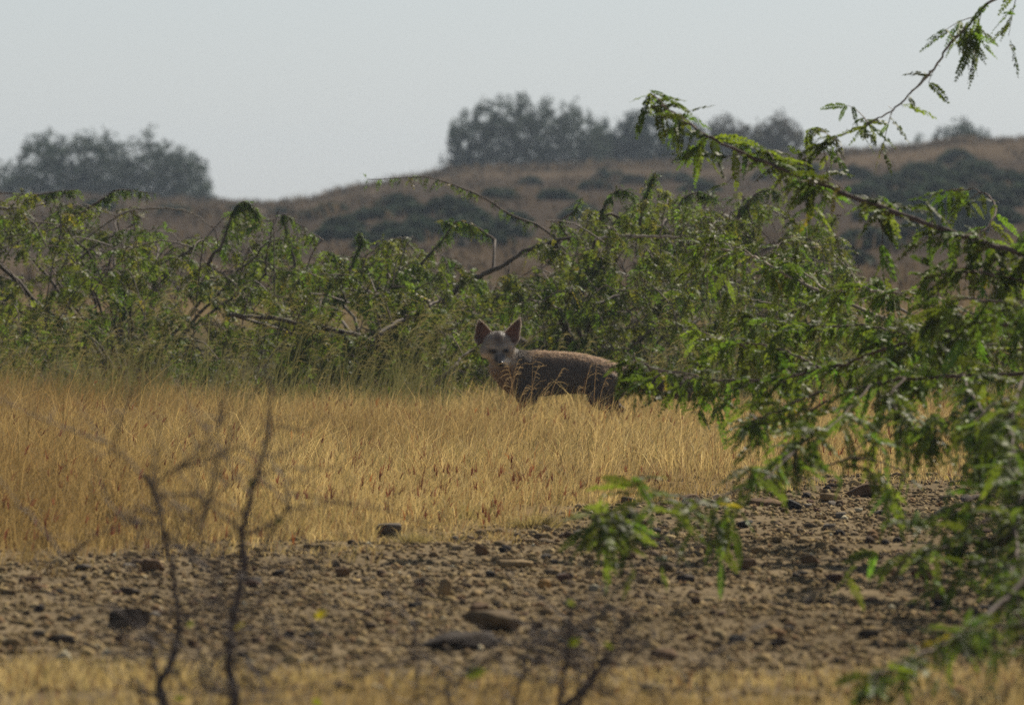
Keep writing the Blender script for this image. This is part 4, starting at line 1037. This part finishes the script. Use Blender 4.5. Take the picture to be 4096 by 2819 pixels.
        e = np.maximum(sm(u, .80, 1.0), sm(v, .93, 1))[:, None]
        inner = np.array([.30, .17, .13]) * (1 - .35 * sm(v, .35, 1))[:, None] ; tuft = (sm(-v, -.5, -.1) * .5)[:, None]
        ci = inner * (1 - tuft) + np.array([.38, .28, .22]) * tuft
        ci = ci * (1 - e) + np.array([.55, .46, .38]) * e; cb = np.tile([.20, .15, .12], (len(u), 1)) * (1 - e) + np.array([.5, .42, .34]) * e
        return np.vstack([front, rear]), np.vstack([t1, t2, np.array(tr)]), np.vstack([ci, cb])
    EV = [ear((1907, 1370), (1974, 1352), (1917, 1281), 1.0, -.085, .3), ear((2010, 1352), (2062, 1376), (2080, 1274), .75, -.075, .5)]
    nb = len(V); VV, TT, CC = [V], [T], [C]; n = nb
    for v, t, c in EV: VV.append(v); TT.append(t + n); CC.append(c); n += len(v)
    root_p = np.array([X(2250), D, 0.0]); off = np.array([0, D, 0]) - root_p
    bodyv = np.vstack(VV) + off
    o = add_obj('fox', mesh_data('fox', bodyv, np.vstack(TT), np.vstack(CC), M_FUR, True), None, tuple(root_p))
    tag(o, 'grey brown fox standing in the grass with its head turned to the camera', 'fox')
    # fur
    tri = V[T]; ar = np.linalg.norm(np.cross(tri[:, 1] - tri[:, 0], tri[:, 2] - tri[:, 0]), axis=1)
    nf = 50000; ti = rng.choice(len(T), nf, p=ar / ar.sum()); w = rng.dirichlet((1, 1, 1), nf)
    P = (V[T[ti]] * w[..., None]).sum(1); Nn = norm((N[T[ti]] * w[..., None]).sum(1)); Cf = (C[T[ti]] * w[..., None]).sum(1)
    px = 2048 + P[:, 0] / k; py = HY + (H - P[:, 2]) / k
    head = (px < 2070) & (py < 1470) & (P[:, 1] < -.03)
    flow = np.tile(np.array([.75, 0, -.65]), (nf, 1)); hc = np.array([X(2003), -.18, Z(1448)])
    fh = norm(P - hc); flow[head] = fh[head]; tail = px > 2500; flow[tail] = (.9, 0, -.25)
    legs = py > 1600; flow[legs] = (.1, 0, -1)
    flow = flow - Nn * (flow * Nn).sum(1, keepdims=True)
    lift = np.where(head, .45, .55)
    dv = norm(norm(flow) * 1.0 + Nn * lift[:, None] + rng.normal(0, .18, (nf, 3)))
    ln = rng.uniform(.010, .020, nf); ln[head] = rng.uniform(.004, .009, head.sum())
    dist = np.linalg.norm(P - hc, axis=1); face = head & (dist < .07); ln[face] *= .4
    ln[tail] = rng.uniform(.018, .034, tail.sum()); ln[legs] = rng.uniform(.004, .008, legs.sum())
    ruff = (px < 2110) & (py > 1420) & (py < 1560) & ~head; ln[ruff] = rng.uniform(.016, .026, ruff.sum())
    cheek = head & (np.abs(px - 1990) > 48); ln[cheek] *= 1.7
    tw = (.0013 + .0006 * rng.random(nf)) * np.where(head, .75, 1.0)
    sd = norm(np.cross(dv, Nn + rng.normal(0, .5, (nf, 3)))) * (tw / 2)[:, None]
    midp = P + dv * (ln * .5)[:, None]; tip = P + dv * ln[:, None] - Nn * (ln * .15)[:, None]
    Vf = np.stack([P - sd, P + sd, midp - sd * .8, midp + sd * .8, tip], 1).reshape(-1, 3)
    Tf = (np.arange(nf)[:, None, None] * 5 + np.array([[0, 1, 3], [0, 3, 2], [2, 3, 4]])[None]).reshape(-1, 3)
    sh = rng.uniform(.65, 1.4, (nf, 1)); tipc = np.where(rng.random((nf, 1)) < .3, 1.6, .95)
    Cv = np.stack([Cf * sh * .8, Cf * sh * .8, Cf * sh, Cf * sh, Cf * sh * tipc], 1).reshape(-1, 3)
    # pale hairs fringing the ears
    fr = Geo(); fr.add(Vf, Tf, Cv)
    for v, t, c in EV:
        m = len(v) // 2; fv = v[:m].reshape(12, 13, 3)
        edge = np.concatenate([fv[1:, 0], fv[-1], fv[::-1, -1][:-1]]); ctr = fv[5, 6]
        i = rng.integers(0, len(edge) - 1, 700); f = rng.random((700, 1)); p = edge[i] * (1 - f) + edge[i + 1] * f
        d = norm(norm(p - ctr) + rng.normal(0, .35, (700, 3))); l = rng.uniform(.003, .007, 700)
        s2 = norm(np.cross(d, rng.normal(0, 1, (700, 3)))) * .0005
        fr.add(np.stack([p - s2, p + s2, p + d * l[:, None]], 1).reshape(-1, 3), np.arange(2100).reshape(-1, 3), np.tile([.62, .54, .46], (2100, 1)))
        i = rng.integers(13, m, 900); p = v[i] + rng.normal(0, .002, (900, 3)); u = np.abs(np.linspace(-1, 1, 13))[i % 13]
        d = norm(np.array([0, -.5, .7]) + (ctr - p) * 10 + rng.normal(0, .4, (900, 3))); l = rng.uniform(.006, .013, 900); s2 = norm(np.cross(d, rng.normal(0, 1, (900, 3)))) * .0006
        fr.add(np.stack([p - s2, p + s2, p + d * l[:, None]], 1).reshape(-1, 3), np.arange(2700).reshape(-1, 3), np.repeat(c[i] * rng.uniform(.7, 1.3, (900, 1)), 3, 0))
    VF = np.concatenate(fr.V) + off
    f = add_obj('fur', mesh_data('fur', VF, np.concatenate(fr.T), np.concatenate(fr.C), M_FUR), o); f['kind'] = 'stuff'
    # eyes and nose
    for (ex, ey, yy) in ((1975, 1403, -.1425), (2024, 1401, -.1385)):
        Ve, Te = ICO2
        add_obj('eye', mesh_data('eye', Ve * np.array([9.5, 8, 6.5]) * k, Te, np.array([.02, .014, .01]), M_EYE, True), o, tuple(np.array([X(ex), yy, Z(ey)]) + off))
    Ve, Te = ICO2
    add_obj('nose', mesh_data('nose', Ve * np.array([10, 9, 8]) * k, Te, np.array([.02, .018, .018]), M_EYE, True), o, tuple(np.array([X(2004), -.192, Z(1449)]) + off))

# ------------------------------------------------------------------ build all
field_grass()
feather_grass()
tussock(2180, 1960, 260, 130, (.24, .18, .08), 'olive brown grass tussock in the straw below the fox', 900, 1)
tussock(2140, 2105, 190, 70, (.36, .29, .12), 'yellow green tuft beside red spikes at the straw edge', 420, 2)
tussock(1650, 2195, 130, 60, (.33, .27, .12), 'small pale tuft at the straw edge right of the dark stone', 320, 3)
tussock(1860, 2070, 260, 80, (.34, .28, .11), 'low greenish spreading tuft among the straw, right of the dark stone', 520, 4)
build_rocks()
gravel()
shrubs()
near_tree('far', 5150, 20.8, 'thorny green tree at right hanging feathery branches in front of the fox', 61, 215)
near_tree('near', 5000, 17.0, 'nearer low thorny tree whose sprays hang over the stones at lower right', 67, 85)
dry_shrubs()
hill_plants()
fox()

# ------------------------------------------------------------------ haze
def haze():
    bm = bmesh.new(); bmesh.ops.create_cube(bm, size=1.0); me = bpy.data.meshes.new('haze'); bm.to_mesh(me); bm.free()
    o = add_obj('haze', me); o.scale = (1900, 1400, 14); o.location = (0, 0, -.9)
    m, t, out = new_mat('haze_air')
    v = t.nodes.new('ShaderNodeVolumePrincipled')
    v.inputs['Color'].default_value = (.72, .85, 1.0, 1); v.inputs['Density'].default_value = .0005; v.inputs['Anisotropy'].default_value = .1
    t.links.new(v.outputs[0], out.inputs['Volume']); me.materials.append(m)
    tag(o, 'thin warm day haze over the plain', None, None, 'stuff')
haze()
